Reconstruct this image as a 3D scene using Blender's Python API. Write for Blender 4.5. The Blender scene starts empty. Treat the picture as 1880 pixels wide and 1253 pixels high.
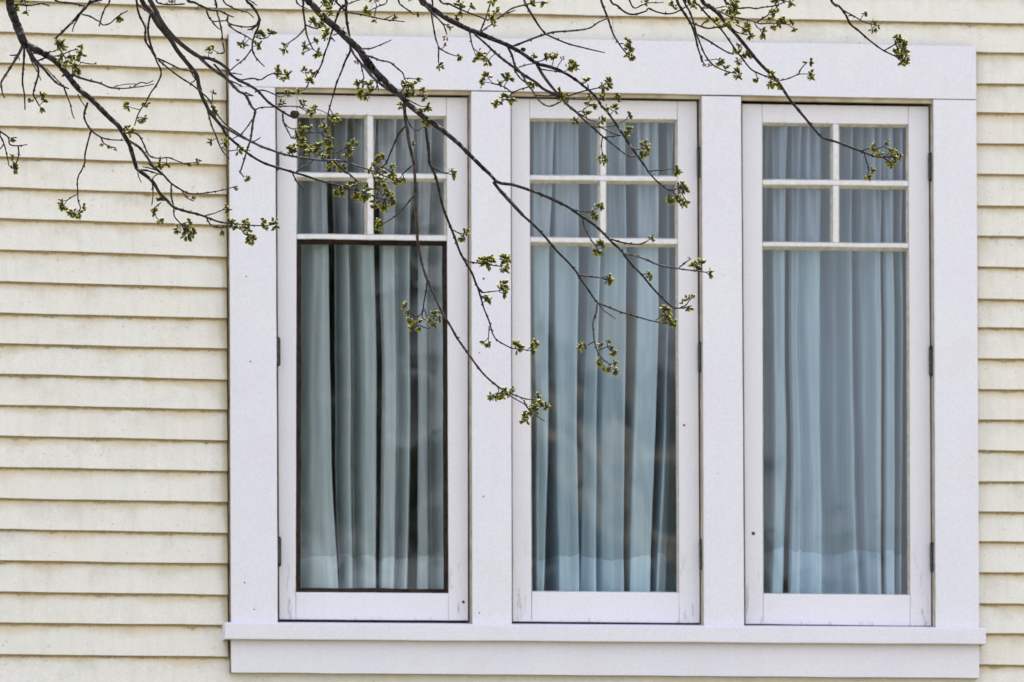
import bpy, math, random
from mathutils import Vector, Matrix, noise as mnoise

# ------------------------------------------------------------------ camera, sky, sun
SC = bpy.context.scene
F_PX, S_PX = 20000.0, 0.00177           # focal length in photo pixels, metres per pixel at the wall
YAW, PITCH, ROLL = 0.18752, 0.09121, -0.00404
ZC = 4.9
fw = Vector((math.sin(YAW)*math.cos(PITCH), math.cos(YAW)*math.cos(PITCH), math.sin(PITCH)))
rt0 = fw.cross(Vector((0, 0, 1))).normalized(); up0 = rt0.cross(fw)
RT = rt0*math.cos(ROLL) + up0*math.sin(ROLL)
UP = -rt0*math.sin(ROLL) + up0*math.cos(ROLL)
CAM = Vector((0, 0, ZC)) - fw*(F_PX*S_PX)
cam = bpy.data.objects.new('camera', bpy.data.cameras.new('camera'))
SC.collection.objects.link(cam)
m = Matrix((RT, UP, -fw)).transposed().to_4x4(); m.translation = CAM
cam.matrix_world = m
cam.data.sensor_width = 36.0; cam.data.lens = F_PX*36.0/1880.0
cam.data.clip_end = 2000.0; cam.data.clip_start = 0.5
cam.data.dof.use_dof = True; cam.data.dof.focus_distance = 32.2; cam.data.dof.aperture_fstop = 9.0
SC.camera = cam

SUN_EL, SUN_AZ = math.radians(52), math.radians(14)      # sun stands behind the house
w = bpy.data.worlds.new('World'); SC.world = w; w.use_nodes = True
nt = w.node_tree; nt.nodes.clear()
sky = nt.nodes.new('ShaderNodeTexSky'); sky.sky_type = 'NISHITA'; sky.sun_disc = False
sky.sun_elevation = SUN_EL; sky.sun_rotation = SUN_AZ; sky.dust_density = 3.0; sky.air_density = 1.0; sky.ozone_density = 1.0
# pale cloud tone added over the whole sky to make its light less blue
tc = nt.nodes.new('ShaderNodeTexCoord'); cn = nt.nodes.new('ShaderNodeTexNoise'); cn.inputs['Scale'].default_value = 2.6
cn.inputs['Detail'].default_value = 6
nt.links.new(tc.outputs['Generated'], cn.inputs['Vector'])
cr = nt.nodes.new('ShaderNodeMapRange'); cr.inputs['From Min'].default_value = .3; cr.inputs['From Max'].default_value = .7
cr.inputs['To Min'].default_value = .45; cr.inputs['To Max'].default_value = .85
nt.links.new(cn.outputs['Fac'], cr.inputs['Value'])
mx = nt.nodes.new('ShaderNodeMix'); mx.data_type = 'RGBA'
mx.inputs['B'].default_value = (7.1, 7.45, 8.35, 1)
nt.links.new(cr.outputs['Result'], mx.inputs['Factor']); nt.links.new(sky.outputs[0], mx.inputs['A'])
bg = nt.nodes.new('ShaderNodeBackground'); bg.inputs['Strength'].default_value = 0.12
out = nt.nodes.new('ShaderNodeOutputWorld')
nt.links.new(mx.outputs['Result'], bg.inputs['Color']); nt.links.new(bg.outputs[0], out.inputs[0])

sl = bpy.data.lights.new('sun', 'SUN'); sl.energy = 5.0; sl.angle = math.radians(0.53); sl.color = (1, .95, .86)
so = bpy.data.objects.new('sun', sl); SC.collection.objects.link(so)
sd = Vector((math.sin(SUN_AZ)*math.cos(SUN_EL), math.cos(SUN_AZ)*math.cos(SUN_EL), math.sin(SUN_EL)))
so.rotation_euler = sd.to_track_quat('Z', 'Y').to_euler(); so.location = (5, 20, 30)
vs = SC.view_settings; vs.view_transform = 'Standard'; vs.look = 'None'; vs.gamma = 1.0; vs.exposure = 0.98
vs.use_curve_mapping = False

# ------------------------------------------------------------------ helpers
rnd = random.Random(7)
def P(px, py, Y=0.0):
    """point on the plane y = Y seen at a place in the photograph"""
    d = fw*F_PX + RT*(px-940.0) - UP*(py-626.5)
    return CAM + d*((Y-CAM.y)/d.y)
def lerp(a, b, t): return a+(b-a)*t

def link(o, parent=None):
    SC.collection.objects.link(o)
    if parent is not None: o.parent = parent
    return o
def mesh(name, V, Fc, mats, parent=None, smooth=False, mi=None, uv=None, origin=Vector((0, 0, 0))):
    me = bpy.data.meshes.new(name)
    me.from_pydata([tuple(Vector(v)-origin) for v in V], [], Fc)
    for q in (mats if isinstance(mats, (list, tuple)) else [mats]): me.materials.append(q)
    if mi: me.polygons.foreach_set('material_index', mi)
    if smooth: me.polygons.foreach_set('use_smooth', [True]*len(me.polygons))
    if uv:
        l = me.uv_layers.new(name='UVMap')
        for lp in me.loops: l.data[lp.index].uv = uv[lp.vertex_index]
    me.update()
    return link(bpy.data.objects.new(name, me), parent)
def tag(o, label=None, cat=None, group=None, kind=None):
    if label: o['label'] = label
    if cat: o['category'] = cat
    if group: o['group'] = group
    if kind: o['kind'] = kind
    return o
def empty(name, loc):
    o = bpy.data.objects.new(name, None); o.location = loc; o.empty_display_size = .2
    return link(o)

def slab(name, q, Y0, Y1, mats, parent, origin, c=0.0015, px=True, wob=0.0, seg=1, Yb=None):
    """board: corners TL TR BR BL of its face on plane Y0 (pixels or x,z), back at Y1, eased edges"""
    C = [P(a, b, Y0) if px else Vector((a, Y0, b)) for a, b in q]
    TL, TR, BR, BL = C
    horiz = (TR-TL).length > (BL-TL).length
    loop = []
    sx = seg if horiz else 1; sz = 1 if horiz else seg
    def edge(a, b, n):
        for i in range(n): loop.append(a.lerp(b, i/n))
    edge(TL, TR, sx); edge(TR, BR, sz); edge(BR, BL, sx); edge(BL, TL, sz)
    cen = (TL+TR+BR+BL)/4
    if wob:
        for i, v in enumerate(loop):
            k = mnoise.noise(v*9.0+Vector((3.1, 0, 0)))*wob
            v.z += k if horiz else 0; v.x += 0 if horiz else k
    n = len(loop)
    V = []
    hx = min(c, 10); 
    for v in loop:                                      # front face loop, inset
        p = v.copy(); p.x -= math.copysign(hx, v.x-cen.x); p.z -= math.copysign(hx, v.z-cen.z); V.append(p)
    for v in loop: V.append(Vector((v.x, Y0+c, v.z)))
    for v in loop: V.append(Vector((v.x, Y1, v.z)))
    Fc = [list(range(n))[::-1]]; mi = [0]
    # front as quads strip is unnecessary: planar ngon
    for k in range(2):
        for i in range(n):
            j = (i+1) % n
            Fc.append((k*n+i, k*n+j, (k+1)*n+j, (k+1)*n+i)); mi.append(0 if k == 0 else (1 if isinstance(mats, list) and len(mats) > 1 else 0))
    Fc.append(list(range(2*n, 3*n))); mi.append(mi[-1])
    # outward check is not needed for two sided shading
    return mesh(name, V, Fc, mats, parent, mi=mi, origin=origin)

def box(x0, x1, y0, y1, z0, z1):
    V = [(x, y, z) for x in (x0, x1) for y in (y0, y1) for z in (z0, z1)]
    return V, [(0, 1, 3, 2), (4, 6, 7, 5), (0, 4, 5, 1), (2, 3, 7, 6), (0, 2, 6, 4), (1, 5, 7, 3)]
def joinvf(parts):
    V, Fc = [], []
    for v, f in parts:
        k = len(V); V += list(v); Fc += [tuple(i+k for i in q) for q in f]
    return V, Fc

# ------------------------------------------------------------------ materials
class M:
    def __init__(s, name, rough=.6, spec=.3):
        s.m = bpy.data.materials.new(name); s.m.use_nodes = True; s.t = s.m.node_tree
        s.b = s.t.nodes['Principled BSDF']; s.b.inputs['Roughness'].default_value = rough
        s.b.inputs['Specular IOR Level'].default_value = spec
    def n(s, typ, **k):
        q = s.t.nodes.new(typ)
        for a, v in k.items():
            if a in q.inputs: q.inputs[a].default_value = v
            else: setattr(q, a, v)
        return q
    def l(s, a, b): s.t.links.new(a, b)
    def coords(s, kind='Object', scale=(1, 1, 1), rand=False):
        c = s.n('ShaderNodeTexCoord'); mp = s.n('ShaderNodeMapping'); mp.inputs['Scale'].default_value = scale
        s.l(c.outputs[kind], mp.inputs['Vector'])
        if rand:
            oi = s.n('ShaderNodeObjectInfo'); mu = s.n('ShaderNodeMath', operation='MULTIPLY'); mu.inputs[1].default_value = 37.0
            s.l(oi.outputs['Random'], mu.inputs[0]); cx = s.n('ShaderNodeCombineXYZ')
            s.l(mu.outputs[0], cx.inputs[0]); s.l(mu.outputs[0], cx.inputs[2]); s.l(cx.outputs[0], mp.inputs['Location'])
        return mp.outputs[0]
    def noise(s, vec, scale, detail=3, lo=.35, hi=.65, rough=.5):
        q = s.n('ShaderNodeTexNoise', Scale=scale, Detail=detail, Roughness=rough); s.l(vec, q.inputs['Vector'])
        r = s.n('ShaderNodeMapRange'); r.inputs['From Min'].default_value = lo; r.inputs['From Max'].default_value = hi
        s.l(q.outputs['Fac'], r.inputs['Value']); return r.outputs[0]
    def mix(s, fac, a, b, blend='MIX'):
        q = s.n('ShaderNodeMix', data_type='RGBA', blend_type=blend)
        for i, v in (('Factor', fac), ('A', a), ('B', b)):
            if isinstance(v, (int, float, tuple)): q.inputs[i].default_value = v if not isinstance(v, tuple) else (*v, 1)
            else: s.l(v, q.inputs[i])
        return q.outputs['Result']
    def math(s, op, a, b=0.0, clamp=False):
        q = s.n('ShaderNodeMath', operation=op); q.use_clamp = clamp
        for i, v in enumerate((a, b)):
            if isinstance(v, (int, float)): q.inputs[i].default_value = v
            else: s.l(v, q.inputs[i])
        return q.outputs[0]
    def col(s, c):
        if isinstance(c, tuple): s.b.inputs['Base Color'].default_value = (*c, 1)
        else: s.l(c, s.b.inputs['Base Color'])
    def bump(s, h, strength=.3, dist=.002):
        q = s.n('ShaderNodeBump', Strength=strength, Distance=dist); s.l(h, q.inputs['Height']); s.l(q.outputs[0], s.b.inputs['Normal'])

def mat_siding():
    a = M('aged_cream_paint', .62, .25)
    v = a.coords('UV', (1, 1, 1), rand=True)
    uvn = a.n('ShaderNodeTexCoord'); sp = a.n('ShaderNodeSeparateXYZ'); a.l(uvn.outputs['UV'], sp.inputs[0])
    u_, v_ = sp.outputs[0], sp.outputs[1]
    big = a.noise(v, 2.2, 3); mid = a.noise(v, 14, 4)
    c = a.mix(big, (.78, .715, .655), (.775, .735, .70))
    c = a.mix(a.math('MULTIPLY', mid, .35), c, (.66, .645, .565))
    sv = a.coords('UV', (38, 3.5, 1), rand=True)                       # vertical streaks where rain has run
    st = a.noise(sv, 1.0, 4, .47, .74)
    c = a.mix(a.math('MULTIPLY', st, .20), c, (.46, .41, .32))
    fine = a.noise(v, 210, 2, .25, .75)
    c = a.mix(.24, c, a.mix(fine, (.45, .44, .41), (.95, .93, .9)))
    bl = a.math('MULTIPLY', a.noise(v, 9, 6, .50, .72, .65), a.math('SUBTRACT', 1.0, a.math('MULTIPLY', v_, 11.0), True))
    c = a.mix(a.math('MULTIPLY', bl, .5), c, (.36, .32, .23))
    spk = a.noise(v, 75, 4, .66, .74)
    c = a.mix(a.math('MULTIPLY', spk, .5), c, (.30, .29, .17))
    # mildew and lap shadow painted in one band, its depth wandering along the board
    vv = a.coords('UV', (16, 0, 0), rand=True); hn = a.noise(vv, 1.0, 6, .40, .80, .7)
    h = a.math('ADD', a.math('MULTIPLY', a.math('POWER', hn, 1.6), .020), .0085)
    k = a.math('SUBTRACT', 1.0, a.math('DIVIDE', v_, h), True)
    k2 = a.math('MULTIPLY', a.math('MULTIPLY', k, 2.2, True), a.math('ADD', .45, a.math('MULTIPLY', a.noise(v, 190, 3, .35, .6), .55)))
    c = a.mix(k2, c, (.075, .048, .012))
    # tan bleed further down
    hv = a.noise(a.coords('UV', (5, 0, 0), rand=True), 1.0, 4, .35, .75)
    h3 = a.math('ADD', a.math('MULTIPLY', hv, .042), .012)
    k3 = a.math('SUBTRACT', 1.0, a.math('DIVIDE', v_, h3), True)
    c = a.mix(a.math('MULTIPLY', k3, .68), c, (.58, .42, .18))
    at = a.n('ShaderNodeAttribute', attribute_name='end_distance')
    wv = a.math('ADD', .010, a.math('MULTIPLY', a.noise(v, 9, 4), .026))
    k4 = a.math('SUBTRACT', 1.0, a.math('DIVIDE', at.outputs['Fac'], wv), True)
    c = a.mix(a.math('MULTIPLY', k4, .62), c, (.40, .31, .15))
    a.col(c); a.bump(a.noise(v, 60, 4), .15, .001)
    return a.m
def mat_paint(name, c0, c1, wear=0.0, rough=.5):
    a = M(name, rough, .3); v = a.coords('Object', (1, 1, 1), rand=True)
    c = a.mix(a.noise(v, 3, 3), c0, c1)
    sv = a.coords('Object', (30, 30, 2.0), rand=True)
    c = a.mix(a.math('MULTIPLY', a.noise(sv, 1, 3, .5, .8), .07), c, (.50, .48, .45))
    c = a.mix(a.math('MULTIPLY', a.noise(v, 7, 5, .55, .75), .16), c, (.60, .55, .50))
    fine = a.noise(v, 210, 2, .25, .75)
    c = a.mix(.20, c, a.mix(fine, (.45, .44, .46), (.95, .93, .97)))
    if wear:
        ck = a.coords('Object', (55, 55, 9), rand=True)
        z = a.n('ShaderNodeTexCoord'); sp = a.n('ShaderNodeSeparateXYZ'); a.l(z.outputs['Generated'], sp.inputs[0])
        low = a.math('SUBTRACT', 1.0, a.math('MULTIPLY', sp.outputs[2], 6.0), True)
        cr_ = a.math('MULTIPLY', a.noise(ck, 1.0, 5, .56, .64, .7), low)
        c = a.mix(a.math('MULTIPLY', cr_, wear), c, (.20, .18, .16))
    a.col(c); a.bump(a.noise(a.coords('Object', (60, 60, 12)), 1, 4), .12, .001)
    return a.m
def mat_simple(name, c0, c1, scale=30, rough=.7, spec=.2, bump=.3):
    a = M(name, rough, spec); v = a.coords('Object', rand=True)
    a.col(a.mix(a.noise(v, scale, 4), c0, c1)); a.bump(a.noise(v, scale*2, 3), bump, .001)
    return a.m

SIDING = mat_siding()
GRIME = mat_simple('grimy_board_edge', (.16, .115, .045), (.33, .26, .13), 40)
TRIM = mat_paint('white_trim_paint', (.725, .700, .80), (.745, .722, .80))
SASH = mat_paint('white_sash_paint', (.735, .712, .80), (.755, .73, .80), wear=.6)
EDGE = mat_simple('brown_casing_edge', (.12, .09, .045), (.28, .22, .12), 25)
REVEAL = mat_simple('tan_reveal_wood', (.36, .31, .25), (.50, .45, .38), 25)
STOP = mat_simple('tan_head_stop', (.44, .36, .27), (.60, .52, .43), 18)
BEAD = mat_simple('chalky_putty', (.48, .43, .37), (.64, .60, .56), 60)
MUNT = mat_simple('chalky_muntin_paint', (.67, .65, .67), (.76, .74, .79), 55)
DPUT = mat_simple('bare_dark_putty', (.010, .006, .004), (.035, .022, .014), 45)
HINGE = mat_simple('painted_iron', (.008, .010, .008), (.055, .062, .05), 120, .5, .4)
HOLE = mat_simple('rusty_hole', (.03, .02, .015), (.08, .06, .05), 90)
DARK = mat_simple('dark_interior', (.06, .055, .05), (.08, .075, .07), 3)
SHINGLE = mat_simple('grey_shingle', (.10, .10, .10), (.16, .155, .15), 12)

def mat_bark(name, lo, hi):
    a = M(name, .75, .25); v = a.coords('Object')
    c = a.mix(a.noise(v, 55, 5, .35, .62), lo, hi)
    c = a.mix(a.math('MULTIPLY', a.noise(v, 320, 3, .55, .75), .22), c, (.26, .245, .25))
    a.col(c); a.bump(a.noise(v, 170, 4), .8, .002)
    return a.m
BARK = mat_bark('dark_bark', (.007, .005, .005), (.034, .027, .029))
TWIG = mat_bark('grey_twig_bark', (.012, .009, .010), (.085, .072, .078))

def mat_bud():
    a = M('opening_bud', .5, .3)
    c = a.n('ShaderNodeTexCoord'); sp = a.n('ShaderNodeSeparateXYZ'); a.l(c.outputs['UV'], sp.inputs[0])
    oi = a.n('ShaderNodeObjectInfo')
    tip = a.math('POWER', sp.outputs[1], 1.4)
    g = a.mix(oi.outputs['Random'], (.018, .027, .002), (.042, .034, .004))
    base = a.mix(tip, (.004, .005, .002), g)
    base = a.mix(a.math('MULTIPLY', a.math('POWER', sp.outputs[1], 5.0), 1.0), base, (.62, .58, .04))  # yellow tips, brightened so the backlit rim sits in their colour
    a.col(base)
    a.b.inputs['Sheen Weight'].default_value = .3; a.b.inputs['Sheen Roughness'].default_value = .35; a.b.inputs['Sheen Tint'].default_value = (.85, .85, .08, 1)
    tr = a.n('ShaderNodeBsdfTranslucent'); tr.inputs['Color'].default_value = (.62, .62, .03, 1)
    ms = a.n('ShaderNodeMixShader'); ms.inputs[0].default_value = .11
    a.l(a.b.outputs[0], ms.inputs[1]); a.l(tr.outputs[0], ms.inputs[2])
    a.l(ms.outputs[0], a.t.nodes['Material Output'].inputs['Surface'])
    return a.m
BUD = mat_bud()
BUDR = mat_simple('reddish_dry_bud', (.12, .05, .035), (.22, .13, .06), 200)
GALL = mat_simple('black_gall', (.012, .010, .010), (.03, .025, .025), 120, .6, .3)

def mat_glass(name, tint):
    m_ = bpy.data.materials.new(name); m_.use_nodes = True; t = m_.node_tree; t.nodes.clear()
    o = t.nodes.new('ShaderNodeOutputMaterial'); mxs = t.nodes.new('ShaderNodeMixShader')
    tr = t.nodes.new('ShaderNodeBsdfTransparent'); tr.inputs[0].default_value = (*tint, 1)
    gl = t.nodes.new('ShaderNodeBsdfGlossy'); gl.inputs['Roughness'].default_value = .02
    fr = t.nodes.new('ShaderNodeFresnel'); fr.inputs['IOR'].default_value = 1.8
    geo = t.nodes.new('ShaderNodeNewGeometry'); ir = t.nodes.new('ShaderNodeMapRange')      # one sheet stands for both faces of the glass
    ir.inputs['To Min'].default_value = 1.8; ir.inputs['To Max'].default_value = 1/1.8
    t.links.new(geo.outputs['Backfacing'], ir.inputs['Value']); t.links.new(ir.outputs[0], fr.inputs['IOR'])
    tc_ = t.nodes.new('ShaderNodeTexCoord'); ns = t.nodes.new('ShaderNodeTexNoise'); ns.inputs['Scale'].default_value = 4.0
    ns.inputs['Detail'].default_value = 1.0
    bp = t.nodes.new('ShaderNodeBump'); bp.inputs['Strength'].default_value = .3; bp.inputs['Distance'].default_value = .002
    t.links.new(tc_.outputs['Object'], ns.inputs['Vector']); t.links.new(ns.outputs['Fac'], bp.inputs['Height'])
    t.links.new(bp.outputs[0], gl.inputs['Normal'])
    t.links.new(fr.outputs[0], mxs.inputs[0]); t.links.new(tr.outputs[0], mxs.inputs[1]); t.links.new(gl.outputs[0], mxs.inputs[2])
    t.links.new(mxs.outputs[0], o.inputs[0]); return m_
GLASS = mat_glass('window_glass', (.92, .96, .98)); GLASS_UPPER = mat_glass('greyed_upper_glass', (.85, .86, .89))  # small upper panes get a greyer, darker tint

def mat_fabric(name, col, see):
    a = M(name, .9, .05); v = a.coords('Object')
    sv = a.coords('Object', (90, 90, 1.2)); c = a.mix(a.noise(sv, 1, 3), tuple(q*.92 for q in col), tuple(min(1, q*1.06) for q in col))
    c = a.mix(.10, c, a.mix(a.noise(v, 500, 2, .25, .75), (.1, .12, .13), (.8, .85, .88)))
    a.col(c)
    tr = a.n('ShaderNodeBsdfTranslucent'); a.l(c, tr.inputs['Color'])
    tp = a.n('ShaderNodeBsdfTransparent')
    m1 = a.n('ShaderNodeMixShader'); m1.inputs[0].default_value = .12; a.l(a.b.outputs[0], m1.inputs[1]); a.l(tr.outputs[0], m1.inputs[2])
    m2 = a.n('ShaderNodeMixShader'); m2.inputs[0].default_value = see; a.l(m1.outputs[0], m2.inputs[1]); a.l(tp.outputs[0], m2.inputs[2])
    a.l(m2.outputs[0], a.t.nodes['Material Output'].inputs['Surface']); return a.m
FAB = {k: (mat_fabric('sheer_'+k, c, .13), mat_fabric('hem_'+k, tuple(min(.9, q*1.22) for q in c), .0)) for k, c in
       (('grey_curtain', (.49, .54, .56)), ('blue_curtain', (.46, .57, .65)), ('pale_blue_curtain', (.40, .51, .61)))}

def mat_ground():
    a = M('spring_lawn', .9, .1); v = a.coords('Object')
    c = a.mix(a.noise(v, .6, 5), (.26, .24, .15), (.42, .38, .27)); c = a.mix(a.math('MULTIPLY', a.noise(v, 14, 4), .4), c, (.13, .16, .06))
    a.col(c); a.bump(a.noise(v, 30, 4), .6, .03); return a.m

# ------------------------------------------------------------------ ground
tag(mesh('ground', [(-400, -400, 0), (400, -400, 0), (400, 400, 0), (-400, 400, 0)], [(0, 1, 2, 3)], mat_ground()), kind='structure')

# ------------------------------------------------------------------ house
HO = Vector((0, 0, 0))
house = empty('house', HO)
tag(house, 'old cream clapboard house with a white framed triple casement window', 'house')
XW0, XW1, ZE, DEP = -4.6, 5.2, 7.5, 8.0

YC, YS, YG = -.050, -.004, .018         # planes: casing face, sash face, glass
# sheathing behind the boards with the window opening, side and back walls, roof
ox0, ox1 = P(465, 600, 0).x, P(1752, 600, 0).x
oz1, oz0 = P(940, 130, 0).z, P(940, 1160, 0).z
T0, T1 = .003, .10
V, Fc = joinvf([box(XW0, ox0, T0, T1, 0, ZE), box(ox1, XW1, T0, T1, 0, ZE), box(ox0, ox1, T0, T1, oz1, ZE), box(ox0, ox1, T0, T1, 0, oz0)])
mesh('front_wall', V, Fc, DARK, house)
SIDE = mat_simple('cream_side_wall', (.68, .64, .55), (.74, .7, .62), 2)
V, Fc = joinvf([box(XW0, XW0+.1, T1, DEP, 0, ZE), box(XW1-.1, XW1, T1, DEP, 0, ZE), box(XW0+.1, XW1-.1, DEP-.1, DEP, 0, ZE)])
mesh('outer_wall', V, Fc, SIDE, house)
mesh('room_floor', *box(XW0+.1, XW1-.1, T1+.002, DEP-.102, 3.2, 3.4), DARK, house)
mesh('ceiling', *box(XW0+.1, XW1-.1, T1+.002, DEP-.102, 6.9, 7.0), DARK, house)
mid = DEP/2; zr = ZE+2.1; e = .2; x0, x1 = XW0-.3, XW1+.3
zl = ZE - e*(2.1/mid)
V = [(x0, -e, zl), (x1, -e, zl), (x1, mid, zr), (x0, mid, zr), (x0, DEP+e, zl), (x1, DEP+e, zl)]
V += [(a, b, c+.12) for a, b, c in V]
Fc = [(0, 1, 2, 3), (3, 2, 5, 4), (6, 9, 8, 7), (9, 10, 11, 8), (0, 6, 7, 1), (4, 5, 11, 10), (0, 3, 9, 6), (3, 4, 10, 9), (1, 7, 8, 2), (2, 8, 11, 5)]
mesh('roof', V, Fc, SHINGLE, house)
for xa, xb in ((XW0+.001, XW0+.1), (XW1-.1, XW1-.001)):
    V = [(x, y, z) for x in (xa, xb) for y, z in ((0.02, ZE+.002), (DEP-.02, ZE+.002), (mid, zr-.01))]
    mesh('gable', V, [(0, 1, 2), (3, 5, 4), (0, 3, 4, 1), (1, 4, 5, 2), (2, 5, 3, 0)], SIDE, house)

# clapboards: lower edges read off the photograph (left y at x=0 and 416, right y at x=1796 and 1880)
LE = [(-.5, 15.3), (58.2, 71), (115, 127.7), (171.6, 184.2), (230.5, 243.8), (287.2, 302.3), (344, 357.4), (401, 413.5), (458.5, 471.5),
      (516.8, 528.3), (574.6, 584.4), (630.5, 640.4), (686.4, 697), (743.3, 752.3), (800, 809), (857.4, 865), (914.9, 921.9),
      (971.4, 978.6), (1029.4, 1035), (1086.5, 1092), (1143.3, 1147.7), (1201.3, 1206)]
RE = [(42.2, 43.8), (96, 98), (153.2, 154.5), (206.3, 207.4), (263.3, 264.3), (319.4, 321.5), (377.7, 379), (432.9, 434.9), (489.7, 491),
      (548.8, 551), (601, 603.2), (658, 659.4), (714.5, 716.6), (770.5, 771.7), (826.8, 828.2), (883.5, 884.6), (939.2, 940.8),
      (993.9, 995.4), (1050.7, 1052), (1107.7, 1109), (1162.7, 1164), (1220.6, 1222)]
YB = -.018
def line(a, b): 
    return lambda x: lerp(a.z, b.z, (x-a.x)/(b.x-a.x))
rows = {}
for k in range(22):
    l0, l1 = P(0, LE[k][0], YB), P(416, LE[k][1], YB); r0, r1 = P(1796, RE[k][0], YB), P(1880, RE[k][1], YB)
    s_l = (l1.z-l0.z)/(l1.x-l0.x)
    def f(x, l0=l0, l1=l1, r0=r0, s=s_l):
        if x < l0.x: return l0.z + s*.45*(x-l0.x)
        if x < l1.x: return lerp(l0.z, l1.z, (x-l0.x)/(l1.x-l0.x))
        if x < r0.x: return lerp(l1.z, r0.z, (x-l1.x)/(r0.x-l1.x))
        return r0.z + (r0.z-l1.z)/(r0.x-l1.x)*(x-r0.x)
    rows[k] = f
EXP = .1015
ftop, fbot = rows[0], rows[21]
for k in range(1, 21): rows[-k] = (lambda x, k=k: ftop(x)+EXP*k)
for k in range(1, 8): rows[21+k] = (lambda x, k=k: fbot(x)-EXP*k)

def board_vf(k, xa, xb):
    f, g = rows[k], rows.get(k-1, lambda x: rows[k](x)+EXP)
    n = max(2, int((xb-xa)/.03)); V, UVs, Fc, mi = [], [], [], []
    for i in range(n+1):
        x = lerp(xa, xb, i/n)
        wob = mnoise.noise(Vector((x*5.0, k*3.7, 0)))*.0016 + mnoise.noise(Vector((x*22.0, k*9.1, 4)))*.0007
        yw = mnoise.noise(Vector((x*2.5, k*5.7, 9)))*.0012
        zb = f(x)+wob; zt = g(x)+.018; ex = g(x)-f(x)
        zt = min(zt, ZE-.004)
        for (y, z) in ((-.0045, zb), (YB+yw, zb), (YB+yw-.0004, zb+.0015), (-.0036+yw*.3, zt)):
            V.append((x, y, z)); UVs.append((x, max(-1, (g(x)-z))))
    for i in range(n):
        a, b = i*4, (i+1)*4
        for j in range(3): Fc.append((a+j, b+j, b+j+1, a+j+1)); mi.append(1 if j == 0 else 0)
    m_ = len(V)-4
    Fc.append((0, 1, 2, 3)); Fc.append((m_, m_+3, m_+2, m_+1)); mi += [1, 1]
    return V, Fc, mi, UVs
def board(k, xa, xb, side=0):
    V, Fc, mi, UVs = board_vf(k, xa, xb)
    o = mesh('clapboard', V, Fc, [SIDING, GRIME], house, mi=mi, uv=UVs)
    at = o.data.attributes.new('end_distance', 'FLOAT', 'POINT')
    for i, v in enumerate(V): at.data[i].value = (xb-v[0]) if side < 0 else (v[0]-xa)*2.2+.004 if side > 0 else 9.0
    return o
cl = lambda k: P(417.5, LE[k][1]-25, YB).x          # gap beside the casing
crx = lambda k: P(1800, RE[k][0]-25, YB).x - .001
XA, XB = XW0-.01, XW1+.01
cx_l = P(420, 200, YC).x - .004; cx_r = P(1796, 600, YC).x+.004
for k in range(-4, 27):
    if k == 1:
        xm = P(1126, 50, YB).x
        board(k, XA, xm-.0007); board(k, xm+.0007, XB)
    elif 2 <= k <= 21:
        ya = LE[k][1]-25; 
        xl = P(lerp(420, 424, ya/1236), ya, YC).x - .0035
        xr = P(lerp(1793, 1798.5, ya/1236), ya, YC).x + .0025
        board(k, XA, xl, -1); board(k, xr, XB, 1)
    elif k in (-1, 0):
        xm = P(1560 if k else -300, 10, YB).x
        board(k, XA, xm-.0007); board(k, xm+.0007, XB)
    else: board(k, XA, XB)
V, Fc, mi, U_ = [], [], [], []
kk = 27; lows = list(range(-20, -4))
z_ = rows[26](0)
for k in lows + list(range(27, 66)):
    if k not in rows: rows[k] = (lambda x, k=k: fbot(x)-EXP*(k-21))
    if rows[k](0) < .25 or rows[k](0) > ZE-.03: continue
    a, b, c, d = board_vf(k, XA, XB); o_ = len(V)
    V += a; Fc += [tuple(i+o_ for i in q) for q in b]; mi += c; U_ += d
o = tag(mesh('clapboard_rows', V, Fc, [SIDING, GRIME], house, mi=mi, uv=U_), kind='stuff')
o.data.attributes.new('end_distance', 'FLOAT', 'POINT').data.foreach_set('value', [9.0]*len(V))

# casing boards, sill, apron
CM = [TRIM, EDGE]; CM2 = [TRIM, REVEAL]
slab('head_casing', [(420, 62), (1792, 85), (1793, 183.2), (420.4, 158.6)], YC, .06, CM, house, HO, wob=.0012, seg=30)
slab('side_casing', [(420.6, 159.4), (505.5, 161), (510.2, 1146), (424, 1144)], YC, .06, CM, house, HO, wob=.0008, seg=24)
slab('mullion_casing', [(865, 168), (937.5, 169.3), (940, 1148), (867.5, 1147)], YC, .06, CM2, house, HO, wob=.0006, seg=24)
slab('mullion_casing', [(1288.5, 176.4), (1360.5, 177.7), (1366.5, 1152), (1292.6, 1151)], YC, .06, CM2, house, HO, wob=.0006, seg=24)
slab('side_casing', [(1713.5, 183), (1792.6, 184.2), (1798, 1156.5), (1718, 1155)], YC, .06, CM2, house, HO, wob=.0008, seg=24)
slab('apron', [(424, 1172), (1798, 1182), (1798, 1245.6), (424.5, 1235.4)], YC+.004, -.0, CM, house, HO, wob=.0010, seg=30)
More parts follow.
